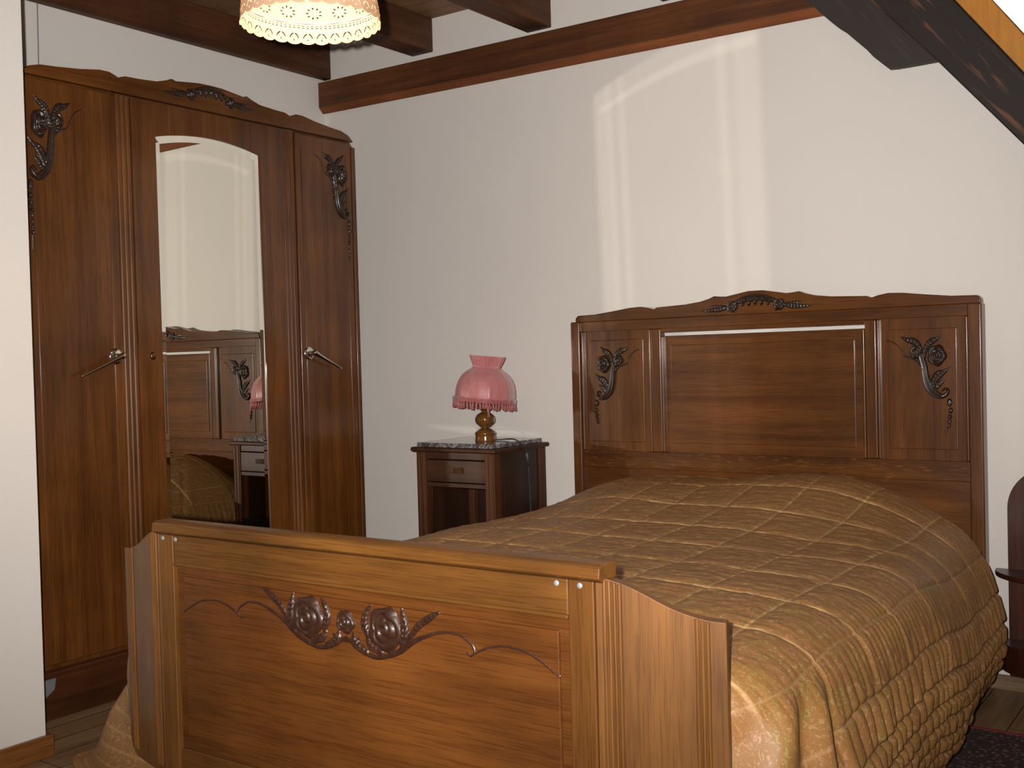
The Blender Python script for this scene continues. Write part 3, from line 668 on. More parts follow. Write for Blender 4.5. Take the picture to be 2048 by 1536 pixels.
def make_quilt():
    head = [(0, 0), (.16, 0), (.30, -.003), (.425, -.012), (.55, -.038), (.66, -.085), (.745, -.145), (.80, -.225), (.828, -.33), (.838, -.43), (.815, -.51), (.775, -.585)]
    foot = [(0, 0), (.20, 0), (.38, -.002), (.54, -.008), (.67, -.018), (.765, -.035), (.825, -.075), (.855, -.14), (.868, -.25), (.865, -.36), (.84, -.47), (.815, -.58)]
    Hc = catmull(head, 24); Fc = catmull(foot, 24)
    nc = len(Hc)
    ns = 400; nv = 660
    s = np.linspace(0, nc - 1, ns)
    base = np.arange(nc)
    H = np.stack([np.interp(s, base, Hc[:, 0]), np.interp(s, base, Hc[:, 1])], 1)
    Fo = np.stack([np.interp(s, base, Fc[:, 0]), np.interp(s, base, Fc[:, 1])], 1)
    # equalise arc length
    def arc(P): return np.concatenate([[0], np.cumsum(np.hypot(*np.diff(P, axis=0).T))])
    nf = 110; y = np.concatenate([-2.055 + 0.15 * np.linspace(0, 1, nf) ** 1.6, np.linspace(-1.905, -0.088, nv - nf + 1)[1:]])
    wh = smooth((y + 1.15) / 0.75)
    X = np.zeros((2 * ns - 1, nv)); Z = np.zeros_like(X); A = np.zeros_like(X)
    for j in range(nv):
        P = H * wh[j] + Fo * (1 - wh[j]); a = arc(P); tt = np.linspace(0, a[-1], ns)
        px = np.interp(tt, a, P[:, 0]); pz = np.interp(tt, a, P[:, 1])
        X[ns - 1:, j] = px; X[:ns, j] = -px[::-1]; Z[ns - 1:, j] = pz; Z[:ns, j] = pz[::-1]
        A[ns - 1:, j] = tt; A[:ns, j] = -tt[::-1]
    Y = np.broadcast_to(y, X.shape).copy()
    ztop = 0.590 + 0.055 * smooth((y + 1.0) / 0.6) - 0.055 * smooth((y + 0.20) / 0.12) - 0.012 * smooth((-1.7 - y) / 0.3)
    sidefac = np.clip(-Z / 0.45, 0, 1)
    Z = Z + ztop[None, :] * 1.0
    Zt = Z.copy()
    # bring hem to just above the floor
    zmin = Z[-1, :]
    # pillow bumps
    def bump(cx_, cy_, rx, ry, h): return h * np.exp(-((X - cx_) / rx) ** 2 - ((Y - cy_) / ry) ** 2)
    wt = 1 - sidefac
    Z += wt * (bump(-.33, -.30, .24, .22, .010) + bump(.33, -.28, .27, .24, .040) - bump(-.02, -.22, .10, .22, .014))
    Z += wt * 0.010 * (vnoise(X * 4 + 7, Y * 3.2, 3) - .5) * 2
    # flare of the skirt at the foot corners, tucked in behind the wings at the very end
    fl = smooth((-1.45 - Y) / 0.42)
    hz = np.clip((0.46 - Z) / 0.46, 0, 1)
    sg = np.sign(X)
    X += sg * fl * (np.where(sg < 0, 0.40, 0.30) * hz ** 2.0)
    X += sg * 0.008 * hz * np.sin(Y * 7.0 + 1.0) * (1 - fl)
    tq = np.clip((-1.925 - Y) / 0.130, 0, 1); tuck = 1 - np.sqrt(np.clip(1 - tq ** 2, 0, 1))
    X -= sg * tuck * np.clip(np.abs(X) - 0.70, 0, 1) * 0.96
    Z -= tuck * 0.035 * (1 - sidefac)
    # the bedspread sits closer to the mattress on the side of the nightstand
    lf = smooth((Y + 1.92) / 0.35) * (1 - 0.55 * smooth((Y + 0.60) / 0.35)) * (X < 0)
    X *= 1 - 0.14 * lf
    Z -= 0.020 * lf * np.clip((np.abs(X) - 0.40) / 0.25, 0, 1) * (1 - np.clip(sidefac * 2, 0, 1))
    # hem follows the floor; near the head it hangs short on the right
    Z = np.maximum(Z, 0.024 + 0.004 * vnoise(X * 30, Y * 30, 5))
    # ---- quilting
    aa = np.abs(A); cw = 0.178; rh = 0.225
    wob = 0.030 * (vnoise(Y * 3.0, A * 2.0, 11) - .5); wob2 = 0.045 * (vnoise(A * 3.2, Y * 2.0, 12) - .5)
    ca = (A + wob + 0.03) / cw; rr_ = (Y + wob2) / rh
    dcol = np.abs(ca - np.round(ca)) * cw; drow = np.abs(rr_ - np.round(rr_)) * rh
    crest = smooth((aa - 0.74) / 0.14)          # 0 on top, 1 on the skirt
    puff_top = 0.0075 * (1 - 0.75 * np.exp(-dcol / 0.012)) * (1 - np.exp(-drow / 0.012))
    groove = 0.40 * np.exp(-(dcol / 0.0026) ** 2) + np.exp(-(drow / 0.0036) ** 2)
    ripple = 0.0013 * (vnoise(A * 28, Y * 75, 21) - .5) * 2 * (1 - crest) + 0.0016 * (vnoise(A * 90, Y * 70, 23) - .5) * (1 - crest) + 0.0012 * (vnoise(A * 60, Y * 30, 22) - .5)
    # skirt: bands parallel to the bed side, closely pleated
    sb = aa - 0.80
    bands = np.array([0.03, 0.15, 0.235, 0.29, 0.335, 0.38, 0.425, 0.47, 0.515, 0.56, 0.60])
    dband = np.min(np.abs(sb[..., None] + 0.010 * (vnoise(Y * 9, sb * 5, 31)[..., None] - .5) - bands), axis=-1)
    bi = np.sum(sb[..., None] > bands, axis=-1)
    ph = Y * (2 * math.pi / 0.047) + 7.5 * vnoise(Y * 5, bi * 1.7, 41) + 3.0 * vnoise(Y * 13, sb * 9, 43)
    ph2 = Y * (2 * math.pi / 0.026) + 7.0 * vnoise(Y * 8, bi * 2.3, 44) + 2.4 * vnoise(Y * 18, sb * 14, 45)
    soft1 = np.abs(np.sin(ph / 2)) ** 0.75 * (0.65 + 0.7 * vnoise(Y * 22, sb * 18, 47)); soft2 = np.abs(np.sin(ph2 / 2)) ** 0.8 * (0.5 + vnoise(Y * 16, sb * 6, 48))
    pl_amp = 0.0055 + 0.009 * smooth((sb - 0.08) / 0.2)
    mix = smooth((sb - 0.05) / 0.12)
    pleat = (soft2 * (1 - mix) * 0.6 + soft1 * mix) * pl_amp
    pinch = 1 - 0.75 * np.exp(-(dband / 0.007) ** 2)
    rowseam = 0.005 * np.exp(-(drow / 0.006) ** 2)
    disp = (1 - crest) * (puff_top + 0.0015 * groove) + crest * (pleat * pinch - 0.003 * np.exp(-(dband / 0.005) ** 2) + rowseam * (1 - mix)) + ripple
    disp *= 1 - np.clip(tuck * 1.6, 0, 1) * 0.75
    disp *= 0.25 + 0.75 * np.clip((1.30 - aa) / 0.06, 0, 1)
    disp *= np.clip((Z - 0.03) / 0.05, 0.15, 1)
    # smoother big folds on the flared foot corner
    ff = fl * smooth((sb - 0.02) / 0.1) * smooth((-1.72 - Y) / 0.16)
    big = 0.016 * np.sin((Y * 1.0 + sb * 0.45) * 2 * math.pi / 0.13 + 1.0)
    disp = disp * (1 - 0.9 * ff) + big * ff * np.clip((Z - 0.03) / 0.16, 0, 1)
    P = np.stack([X, Y, Z], -1)
    du = np.gradient(P, axis=0); dv = np.gradient(P, axis=1)
    n = np.cross(du, dv); n /= np.linalg.norm(n, axis=-1, keepdims=True) + 1e-9
    P = P + n * disp[..., None]
    P[..., 0] *= 1 - 0.085 * smooth((P[..., 1] + 0.26) / 0.07)
    P[..., 0] += 2.093
    P[..., 2] = np.maximum(P[..., 2], 0.022)
    stitch = np.clip(groove, 0, 1) * (1 - crest) * (vnoise(A * 45, Y * 60, 51) * 0.9 + 0.55) + 0.2 * crest * np.exp(-(dband / 0.003) ** 2)
    return P, np.clip(stitch, 0, 1)
QP, QS = make_quilt()
def quilt_mat():
    m, nt, b = nodemat('gold_brocade_satin')
    tc = N(nt, 'ShaderNodeTexCoord')
    at = N(nt, 'ShaderNodeAttribute'); at.attribute_name = 'stitch'
    n = N(nt, 'ShaderNodeTexNoise'); L(nt, tc.outputs['UV'], n.inputs[0]); n.inputs['Scale'].default_value = 95; n.inputs['Detail'].default_value = 5; n.inputs['Distortion'].default_value = 1.4
    n2 = N(nt, 'ShaderNodeTexNoise'); L(nt, tc.outputs['UV'], n2.inputs[0]); n2.inputs['Scale'].default_value = 12; n2.inputs['Detail'].default_value = 2
    base = (0.272, 0.130, 0.036)
    c = ramp(nt, n.outputs[0], [(0.40, base), (0.52, tuple(v * 0.86 for v in base)), (0.62, (0.345, 0.195, 0.080))])
    tint = ramp(nt, n2.outputs[0], [(0.36, (0.86, 1.04, 0.80)), (0.5, (1, 1, 1)), (0.66, (1.04, 0.90, 1.05))])
    fac = ramp(nt, n.outputs[0], [(0.50, (0, 0, 0)), (0.58, (1, 1, 1))])
    tm = mixc(nt, fac, (1.0, 1.0, 1.0), tint)
    c = mixc(nt, 1.0, c, tm, 'MULTIPLY')
    c = mixc(nt, at.outputs['Fac'], c, (0.75, 0.50, 0.22))
    L(nt, c, b.inputs['Base Color'])
    L(nt, ramp(nt, n.outputs[0], [(0.40, (0.60,) * 3), (0.62, (0.50,) * 3)]), b.inputs['Roughness'])
    b.inputs['Specular IOR Level'].default_value = 0.45
    bp = N(nt, 'ShaderNodeBump'); bp.inputs['Strength'].default_value = 0.3; bp.inputs['Distance'].default_value = 0.0012
    L(nt, n.outputs[0], bp.inputs['Height']); L(nt, bp.outputs[0], b.inputs['Normal'])
    return m
def build_quilt():
    P = QP; nu, nv = P.shape[:2]
    org = Vector((2.093, -1.07, 0.0))
    V = (P.reshape(-1, 3) - np.array(org)).astype(np.float32)
    me = bpy.data.meshes.new('quilt')
    idx = np.arange(nu * nv).reshape(nu, nv)
    q = np.stack([idx[:-1, :-1], idx[1:, :-1], idx[1:, 1:], idx[:-1, 1:]], -1).reshape(-1, 4)
    me.vertices.add(len(V)); me.vertices.foreach_set('co', V.ravel())
    me.loops.add(q.size); me.loops.foreach_set('vertex_index', q.ravel().astype(np.int32))
    me.polygons.add(len(q)); me.polygons.foreach_set('loop_start', (np.arange(len(q)) * 4).astype(np.int32))
    me.polygons.foreach_set('use_smooth', np.ones(len(q), bool))
    me.update(calc_edges=True); me.validate()
    uu = np.linspace(-1.35, 1.35, nu)[:, None] + np.zeros((1, nv)); vv = np.linspace(0, 2, nv)[None, :] + np.zeros((nu, 1))
    uv = me.uv_layers.new(name='UV'); UVs = np.stack([uu, vv], -1).reshape(-1, 2)[q.ravel()]
    uv.data.foreach_set('uv', UVs.astype(np.float32).ravel())
    a = me.attributes.new('stitch', 'FLOAT', 'POINT'); a.data.foreach_set('value', QS.astype(np.float32).ravel())
    me.materials.append(quilt_mat())
    o = bpy.data.objects.new('quilt', me); COL.objects.link(o); o.location = org
    sol = o.modifiers.new('thickness', 'SOLIDIFY'); sol.thickness = 0.008; sol.offset = -1
    tag(o, 'gold-brown satin quilted bedspread with stitched squares covering the bed', 'bedspread')
build_quilt()

# ------------------------------------------------------------------ nightstand
NX0, NX1, NYF, NYB = 0.818, 1.188, -0.387, -0.055
ns_ = thing('nightstand', 'dark oak nightstand with marble top between the wardrobe and the bed', 'nightstand', (1.0, -0.22, 0))
MB().box(NX0, NX1, NYF, NYB, 0.746, MTZ).build('marble_top', marble_m, ns_, bevel=0.002)['label'] = 'grey veined marble slab'
MB().box(NX0 - 0.024, NX1 + 0.018, NYF - 0.014, NYB + 0.03, 0.728, 0.7455).build('top_frame', night_m, ns_, bevel=0.006, seg=3)
lw = 0.045
for x0 in (NX0 - 0.004, NX1 + 0.004 - lw):
    for y0 in (NYF, NYB - lw + 0.02):
        m = MB().box(x0, x0 + lw, y0, y0 + lw, 0.0, 0.727)
        if y0 == NYF:
            for q in (0.012, 0.033): m.box(x0 + q - 0.006, x0 + q + 0.006, y0 - 0.0035, y0 + 0.002, 0.02, 0.722)
        m.build('leg', night_leg_m, ns_, bevel=0.003)
ix0, ix1 = NX0 - 0.004 + lw, NX1 + 0.004 - lw
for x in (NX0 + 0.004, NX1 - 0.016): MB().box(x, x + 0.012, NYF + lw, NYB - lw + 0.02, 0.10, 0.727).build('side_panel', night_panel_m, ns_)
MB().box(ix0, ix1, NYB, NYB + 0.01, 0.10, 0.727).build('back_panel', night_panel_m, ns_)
MB().box(ix0, ix1, NYF + 0.006, NYF + 0.03, 0.700, 0.727).build('top_rail', night_drawer_m, ns_, bevel=0.002)
dr = MB().box(ix0 + 0.002, ix1 - 0.002, NYF + 0.002, NYB - 0.06, 0.612, 0.697).build('drawer', night_drawer_m, ns_, bevel=0.003)
h = MB(); hx0, hx1 = 0.970, 1.035
h.add([(hx0, NYF + .002, .674), (hx0, NYF + .002, .648), (hx0 + .012, NYF - .020, .672), (hx0 + .012, NYF - .020, .650), ((hx0 + hx1) / 2, NYF - .008, .672), ((hx0 + hx1) / 2, NYF - .008, .650), (hx1 - .012, NYF - .020, .672), (hx1 - .012, NYF - .020, .650), (hx1, NYF + .002, .674), (hx1, NYF + .002, .648)],
      [(0, 1, 3, 2), (2, 3, 5, 4), (4, 5, 7, 6), (6, 7, 9, 8), (0, 2, 4, 6, 8), (9, 7, 5, 3, 1)])
h.build('drawer_handle', chrome, dr)['label'] = 'angular chrome drawer pull'
MB().box(ix0, ix1, NYF + 0.004, NYF + 0.03, 0.592, 0.609).build('middle_rail', night_drawer_m, ns_, bevel=0.002)
MB().box(ix0, ix1, NYF + 0.004, NYB, 0.382, 0.398).build('shelf', black, ns_, bevel=0.002)['label'] = 'shelf board coloured black for the shade inside'  # darkness inside the nightstand is painted into the shelf colour
MB().box(ix0, ix1, NYF + 0.003, NYF + 0.02, 0.10, 0.3815).build('lower_door', night_drawer_m, ns_, bevel=0.003)

# ------------------------------------------------------------------ bedside lamp
LX, LY, LZ = 1.046, -0.240, MTZ
lamp = thing('table_lamp', 'small turned wooden lamp with frilled pink fabric shade on the marble nightstand', 'lamp', (LX, LY, LZ))
gw = wood('lamp_gloss_wood', (0.21, 0.088, 0.020), (0.11, 0.042, 0.010), 'z', rough=0.15, coat=0.8, pores=0.2)
prof = [(0.0405, 0), (0.041, 0.004), (0.0395, 0.022), (0.042, 0.028), (0.038, 0.036), (0.024, 0.046), (0.0155, 0.050), (0.0155, 0.053), (0.023, 0.056), (0.024, 0.059), (0.035, 0.068), (0.0395, 0.080), (0.038, 0.092), (0.030, 0.103), (0.0175, 0.110), (0.0135, 0.113), (0.0135, 0.117), (0.022, 0.123), (0.029, 0.132), (0.028, 0.139), (0.012, 0.143), (0.011, 0.150)]
pc = catmull(prof, 3)
MB().lathe([tuple(p) for p in pc], LX, LY, LZ + 0.0005, 40).build('lamp_base', gw, lamp, smooth=True)
MB().lathe([(0.013, 0.148), (0.013, 0.18), (0.011, 0.182), (0.018, 0.20), (0.020, 0.22), (0.012, 0.245), (0.001, 0.25)], LX, LY, LZ, 20).build('bulb_socket', plain('cream_socket', (0.6, 0.55, 0.5), 0.4), lamp, smooth=True)
def pink_mat(name, col, tr=0.25):
    m, nt, b = nodemat(name)
    tc = N(nt, 'ShaderNodeTexCoord'); n = N(nt, 'ShaderNodeTexNoise'); L(nt, tc.outputs['Object'], n.inputs[0]); n.inputs['Scale'].default_value = 60
    c = ramp(nt, n.outputs[0], [(0.3, tuple(v * 0.85 for v in col)), (0.7, col)]); L(nt, c, b.inputs['Base Color'])
    b.inputs['Roughness'].default_value = 0.38; b.inputs['Sheen Weight'].default_value = 0.4; b.inputs['Specular IOR Level'].default_value = 0.6
    return m
tilt = Matrix.Rotation(R(-5.5), 3, (RV + Vector((0, 0, 0))).cross(Vector((0, 0, 1))).normalized())
sp_ = [(0.119, 0.158), (0.1215, 0.175), (0.120, 0.200), (0.114, 0.225), (0.103, 0.247), (0.086, 0.266), (0.066, 0.280), (0.054, 0.287), (0.052, 0.290), (0.056, 0.300), (0.063, 0.316), (0.068, 0.331), (0.0665, 0.332)]
sc_ = catmull(sp_, 4)
def shade_wob(a, z):
    rib = abs(math.sin(4.5 * a + 0.4))
    k = 1.0
    if z < 0.285: k = 0.955 + 0.045 * (1 - rib) ** 1.5 + (0.012 * math.sin(36 * a) * max(0, (z - 0.21) / 0.075))
    else: k = 1.0 + 0.05 * math.sin(34 * a) + 0.02 * math.sin(11 * a)
    return k
piv = 0.16
m = MB().lathe([(r, z - piv) for r, z in [tuple(p) for p in sc_]], LX, LY, LZ + piv, 216, tilt=tilt, wob=lambda a, z: shade_wob(a, z + piv))
sh = m.build('lamp_shade', pink_mat('pink_satin', (0.52, 0.19, 0.19)), lamp, smooth=True)
so = sh.modifiers.new('t', 'SOLIDIFY'); so.thickness = 0.0015
# braid and tassels
fr = MB(); rng = np.random.RandomState(3)
braid = [tilt @ Vector((0.1225 * math.cos(a), 0.1225 * math.sin(a), 0.160 - piv)) for a in np.linspace(0, 2 * math.pi, 73)]
for dz in (-0.003, 0.004):
    fr.tube([(p.x + LX, p.y + LY, p.z + LZ + piv + dz + 0.002 * math.sin(i * 2.1)) for i, p in enumerate(braid)], 0.0042, 6)
for k in range(58):
    a = 2 * math.pi * k / 58 + rng.uniform(-.02, .02); r0 = 0.1215
    p = tilt @ Vector((r0 * math.cos(a), r0 * math.sin(a), 0.158 - piv)); ln = 0.030 + rng.uniform(-.004, .005)
    sway = Vector((rng.uniform(-.003, .003), rng.uniform(-.003, .003), 0))
    P0 = Vector((p.x + LX, p.y + LY, p.z + LZ + piv))
    fr.tube([tuple(P0), tuple(P0 + sway * .4 + Vector((0, 0, -ln * .5))), tuple(P0 + sway + Vector((0, 0, -ln)))], [0.0030, 0.0038, 0.0046], 6)
# the one loose tassel
a = math.atan2(-.75, .66); p = tilt @ Vector((0.121 * math.cos(a), 0.121 * math.sin(a), 0.158 - piv)); P0 = Vector((p.x + LX, p.y + LY, p.z + LZ + piv))
fr.tube([tuple(P0), tuple(P0 + Vector((.004, 0, -.03))), tuple(P0 + Vector((.008, 0, -.058)))], [0.003, 0.0035, 0.005], 6)
fg = fr.build('tassel_fringe', pink_mat('dusty_pink_fringe', (0.40, 0.10, 0.10)), sh, smooth=True); fg['label'] = 'darker pink tassel fringe'
cord = catmull([(LX + .036, LY + .01, LZ + .004), (LX + .06, LY + .02, LZ + .004), (LX + .085, LY + .035, LZ + .006), (1.175, -.222, LZ + .006), (1.2105, -.222, .752), (1.2125, -.21, .735), (1.2125, -.205, .722)], 6)
MB().tube([tuple(p) for p in cord], 0.0028, 8).build('power_cord', rubber, lamp, smooth=True)
MB().tube([(1.214, -.205, .722), (1.216, -.203, .714), (1.217, -.199, .695), (1.217, -.195, .676), (1.215, -.193, .668)], [.004, .009, .0105, .0095, .004], 12, 0.7).build('cord_switch', rubber, lamp, smooth=True)
MB().tube([(1.2145, -.193, .67), (1.2125, -.188, .64), (1.2125, -.18, .45), (1.2125, -.17, .25)], 0.0026, 8).build('lower_cord', rubber, lamp, smooth=True)

# ------------------------------------------------------------------ hanging lace lamp
D = 2.5
PC = CAM + D * (F + RV * ((622 - 1024) / 2182.16) - U * ((50 - 768) / 2182.16))   # middle of the scalloped hem
pend = thing('pendant_lamp', 'lit hanging lamp with cream crochet lace shade at the top edge', 'lamp', (PC.x, PC.y, PC.z))
def lace_mat(name, col, hole, back):
    m, nt, b = nodemat(name)
    nt.nodes.remove(b); out = nt.nodes['Material Output']
    uv = N(nt, 'ShaderNodeUVMap')
    sp = N(nt, 'ShaderNodeSeparateXYZ'); L(nt, uv.outputs[0], sp.inputs[0])
    def mm(op, a, b_=None):
        n = N(nt, 'ShaderNodeMath', operation=op)
        for i, v in enumerate((a, b_)):
            if v is None: continue
            if isinstance(v, (int, float)): n.inputs[i].default_value = v
            else: L(nt, v, n.inputs[i])
        return n.outputs[0]
    d = N(nt, 'ShaderNodeBsdfDiffuse'); t = N(nt, 'ShaderNodeBsdfTranslucent'); tr = N(nt, 'ShaderNodeBsdfTransparent')
    d.inputs[0].default_value = (*col, 1); t.inputs[0].default_value = (*back, 1)
    mx = N(nt, 'ShaderNodeMixShader'); mx.inputs[0].default_value = 0.45; L(nt, d.outputs[0], mx.inputs[1]); L(nt, t.outputs[0], mx.inputs[2])
    u, v = sp.outputs[0], sp.outputs[1]
    if hole == 'flounce':   # arcs above each scallop, eyelet rows, centre dots
        fu = mm('SUBTRACT', mm('FRACT', u), 0.5)
        rr = mm('SQRT', mm('ADD', mm('POWER', mm('MULTIPLY', fu, 1.0), 2.0), mm('POWER', mm('MULTIPLY', mm('SUBTRACT', v, 0.22), 1.1), 2.0)))
        arc_ = mm('MULTIPLY', mm('MULTIPLY', mm('GREATER_THAN', rr, 0.30), mm('LESS_THAN', rr, 0.37)), mm('MULTIPLY', mm('GREATER_THAN', v, 0.30), mm('GREATER_THAN', mm('ABSOLUTE', fu), 0.05)))
        dot = mm('LESS_THAN', rr, 0.045)
        f3 = mm('ABSOLUTE', mm('SUBTRACT', mm('FRACT', mm('MULTIPLY', u, 3.0)), 0.5))
        row = mm('MULTIPLY', mm('LESS_THAN', f3, 0.24), mm('ADD', mm('LESS_THAN', mm('ABSOLUTE', mm('SUBTRACT', v, 0.80)), 0.022), mm('LESS_THAN', mm('ABSOLUTE', mm('SUBTRACT', v, 0.90)), 0.018)))
        h = mm('MINIMUM', mm('ADD', mm('ADD', arc_, dot), row), 1.0)
    else:
        fu = mm('SUBTRACT', mm('FRACT', mm('MULTIPLY', u, 0.5)), 0.5); fv = mm('SUBTRACT', mm('FRACT', mm('MULTIPLY', v, 3.0)), 0.5)
        rr = mm('SQRT', mm('ADD', mm('POWER', fu, 2.0), mm('POWER', fv, 2.0)))
        an = mm('ARCTAN2', fv, fu)
        pet = mm('GREATER_THAN', mm('COSINE', mm('MULTIPLY', an, 9.0)), 0.55)
        h = mm('MULTIPLY', pet, mm('MULTIPLY', mm('GREATER_THAN', rr, 0.20), mm('LESS_THAN', rr, 0.30)))
    m2 = N(nt, 'ShaderNodeMixShader'); L(nt, h, m2.inputs[0]); L(nt, mx.outputs[0], m2.inputs[1]); L(nt, tr.outputs[0], m2.inputs[2])
    L(nt, m2.outputs[0], out.inputs[0])
    return m
def lace_sheet(name, mat, prof, nsc, scallop, parent, seg=720):
    """prof: (radius, z) from hem up; last vertices follow"""
    vs = []; n = len(prof)
    for i, (r, z) in enumerate(prof):
        for k in range(seg):
            a = 2 * math.pi * k / seg
            s_ = abs(math.sin(nsc * a / 2)) ** 0.6
            zz = z - (scallop * (s_ - 1) if i == 0 else 0) * 1.0
            if i == 0: zz = z + scallop * (1 - s_)
            rr = r * (1 + 0.006 * math.sin(nsc * a / 2 + i))
            vs.append((PC.x + rr * math.cos(a), PC.y + rr * math.sin(a), PC.z + zz))
    m = MB(); m.v = vs
    m.f = [(i * seg + k, i * seg + (k + 1) % seg, (i + 1) * seg + (k + 1) % seg, (i + 1) * seg + k) for i in range(n - 1) for k in range(seg)]
    o = m.build(name, mat, parent, smooth=True)
    uvl = o.data.uv_layers.new(name='UVMap')
    z0, z1 = prof[0][1], prof[-1][1]
    for p in o.data.polygons:
        ks = [o.data.loops[li].vertex_index % seg for li in p.loop_indices]; wrap = max(ks) - min(ks) > 2
        for li in p.loop_indices:
            vi = o.data.loops[li].vertex_index; k = vi % seg; i = vi // seg
            if wrap and k == 0: k = seg
            uvl.data[li].uv = (k / seg * nsc, (prof[i][1] - z0) / (z1 - z0))
    return o
HR = 139 / 2182.16 * D
NSC = 30
shd = lace_sheet('lace_shade', lace_mat('cream_crochet', (0.62, 0.40, 0.31), 'shade', (0.05, 0.025, 0.015)), [(HR * 0.955, 0.050), (HR * 0.95, 0.09), (HR * 0.93, 0.14), (HR * 0.90, 0.19)], NSC, 0.0, pend)
flo_ = lace_sheet('lace_flounce', lace_mat('cream_crochet_edge', (0.78, 0.56, 0.40), 'flounce', (0.10, 0.055, 0.03)), [(HR * 1.0, 0.0), (HR * 0.995, 0.012), (HR * 0.985, 0.026), (HR * 0.965, 0.048)], NSC, 0.006, shd)
flo_['label'] = 'scalloped lace edging'
MB().tube([(PC.x + HR * .955 * math.cos(a), PC.y + HR * .955 * math.sin(a), PC.z + 0.050) for a in np.linspace(0, 2 * math.pi, 97)], 0.002, 6).build('wire_ring', plain('cream_wire', (.6, .5, .35), .5), shd)
MB().tube([(PC.x, PC.y, PC.z + 0.16), (PC.x, PC.y, CEIL - 0.0)], 0.004, 8).build('cord', rubber, pend)
MB().lathe([(0.02, 0.12), (0.022, 0.16), (0.015, 0.18), (0.004, 0.19)], PC.x, PC.y, PC.z, 20).build('bulb_holder', rubber, pend, smooth=True)
sp3 = [tuple((PC.x + HR * .9 * q * math.cos(a), PC.y + HR * .9 * q * math.sin(a), PC.z + 0.185)) for a in (0.3, 0.3 + math.pi * 2 / 3, 0.3 + math.pi * 4 / 3) for q in (0.02, 1.0)]
sm = MB()
for i in (0, 2, 4): sm.tube([sp3[i], sp3[i + 1]], 0.002, 6)
sm.build('shade_carrier', brass, pend)
em, nt, b = nodemat('glowing_bulb'); b.inputs['Base Color'].default_value = (1, .9, .7, 1); b.inputs['Emission Color'].default_value = (1.0, 0.72, 0.42, 1)
BULB_E = 170.0
b.inputs['Emission Strength'].default_value = BULB_E
MB().lathe([(0.0005, 0.055), (0.018, 0.060), (0.029, 0.075), (0.031, 0.090), (0.022, 0.110), (0.014, 0.122)], PC.x, PC.y, PC.z, 24).build('bulb', em, pend, smooth=True)
# bead drops hanging on the near side
dm = plain('dark_red_bead', (0.12, 0.02, 0.015), 0.2, Coat_Weight=0.5)
bd = MB()
fwd = Vector((F.x, F.y, 0)).normalized(); rgt = Vector((RV.x, RV.y, 0)).normalized()
for ang in (38,):
    a = R(ang); p = PC - fwd * HR * 1.01 * math.cos(a) + rgt * HR * 1.01 * math.sin(a)
    bd.tube([(p.x, p.y, p.z + 0.07), (p.x, p.y, p.z + 0.045)], 0.0012, 6)
    bd.lathe([(0.0004, 0.033), (0.005, 0.036), (0.006, 0.041), (0.003, 0.046), (0.0004, 0.047)], p.x, p.y, p.z, 14)
    bd.lathe([(0.0004, 0.024), (0.002, 0.027), (0.0018, 0.033)], p.x, p.y, p.z, 10)
bd.build('bead_drop', dm, pend, smooth=True)

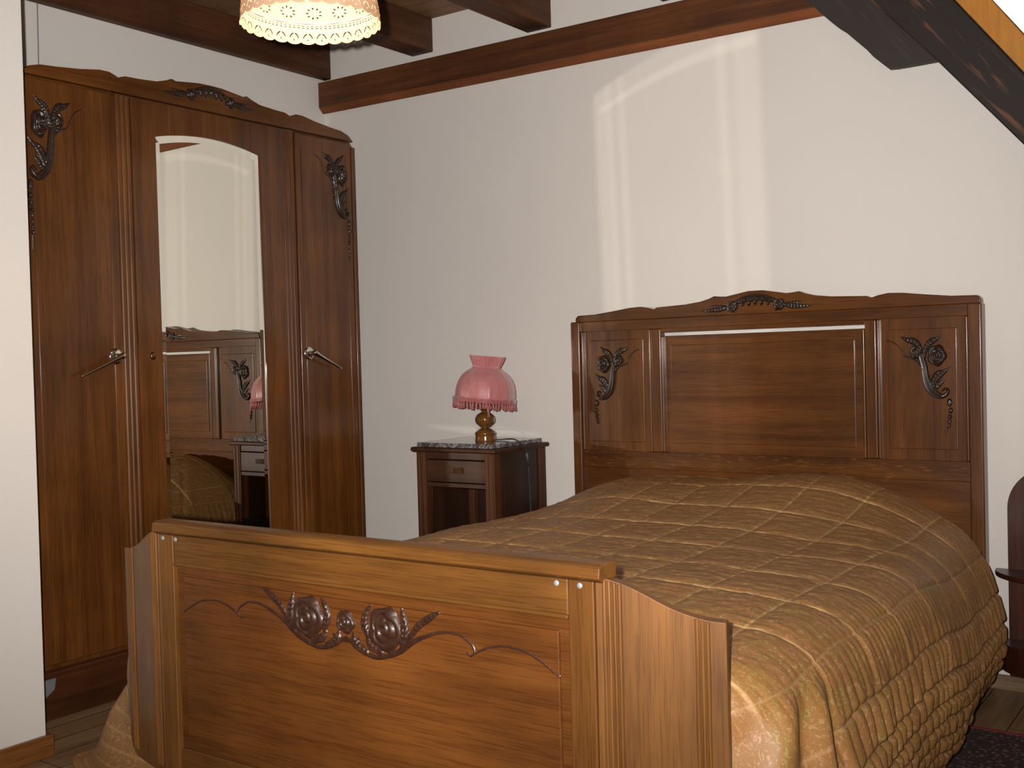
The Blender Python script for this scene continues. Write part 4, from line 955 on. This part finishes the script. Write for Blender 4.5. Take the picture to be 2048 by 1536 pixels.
# ------------------------------------------------------------------ half-moon stand, rug
ws = thing('bedside_stand', 'dark red wooden stand with rounded back and half-round shelf right of the bed', 'stand', (3.03, -0.1, 0))
BX = 3.033; BR = 0.133
pts = [(BX - BR, 0.05)] + [(BX + BR * math.cos(a), 0.575 + BR * math.sin(a)) for a in np.linspace(math.pi, 0, 25)] + [(BX + BR, 0.05)]
MB().prism(pts, -0.030, -0.008).build('back_board', darkwood, ws, bevel=0.002)
def halfmoon(z0, z1, r, name):
    p = [(BX + r * math.cos(a), -0.031 - r * 0.85 * math.sin(-a)) for a in np.linspace(math.pi, 2 * math.pi, 33)]
    p = [(BX + r * math.cos(a), -0.031 + r * 0.9 * math.sin(a)) for a in np.linspace(math.pi, 2 * math.pi, 33)]
    return MB().prism(p, z0, z1, 'z').build(name, darkwood, ws, bevel=0.003)
halfmoon(0.372, 0.388, 0.168, 'shelf')
halfmoon(0.085, 0.170, 0.158, 'lower_drum')
halfmoon(0.0, 0.085, 0.06, 'foot')

def rug_mat():
    m, nt, b = nodemat('oriental_rug_wool')
    tc = N(nt, 'ShaderNodeTexCoord')
    v = N(nt, 'ShaderNodeTexVoronoi'); L(nt, tc.outputs['Object'], v.inputs[0]); v.inputs['Scale'].default_value = 70
    c = ramp(nt, v.outputs['Distance'], [(0.25, (0.16, 0.12, 0.10)), (0.38, (0.05, 0.022, 0.02)), (0.6, (0.028, 0.016, 0.018)), (0.85, (0.075, 0.012, 0.012))])
    n = N(nt, 'ShaderNodeTexNoise'); L(nt, tc.outputs['Object'], n.inputs[0]); n.inputs['Scale'].default_value = 300
    L(nt, c, b.inputs['Base Color']); b.inputs['Roughness'].default_value = 0.95
    bp = N(nt, 'ShaderNodeBump'); bp.inputs['Strength'].default_value = 0.8; bp.inputs['Distance'].default_value = 0.003
    L(nt, n.outputs[0], bp.inputs['Height']); L(nt, bp.outputs[0], b.inputs['Normal'])
    return m
rg = thing('rug', 'dark red oriental rug on the floor along the right side of the bed', 'rug', (3.05, -1.3, 0))
MB().box(2.70, 3.40, -2.3, -0.455, 0.001, 0.011).build('pile', rug_mat(), rg, bevel=0.003)
MB().box(2.70, 3.40, -0.455, -0.440, 0.001, 0.012).build('edge_binding', plain('red_binding', (0.22, 0.018, 0.02), 0.9), rg, bevel=0.003)['label'] = 'bright red bound edge'

# ------------------------------------------------------------------ which things can block the added reflected-flash lamps
def blockers(light, skip):
    c = bpy.data.collections.new(light.name + '_blockers')
    for o in list(COL.objects):
        if o.type != 'MESH': continue
        r = o
        while r.parent: r = r.parent
        if r.name in skip: continue
        c.objects.link(o)
    light.light_linking.blocker_collection = c
blockers(bounce, {'wardrobe', 'wall_left', 'wall_partition'})
blockers(sheen, {'nightstand', 'bed', 'quilt', 'floor'})
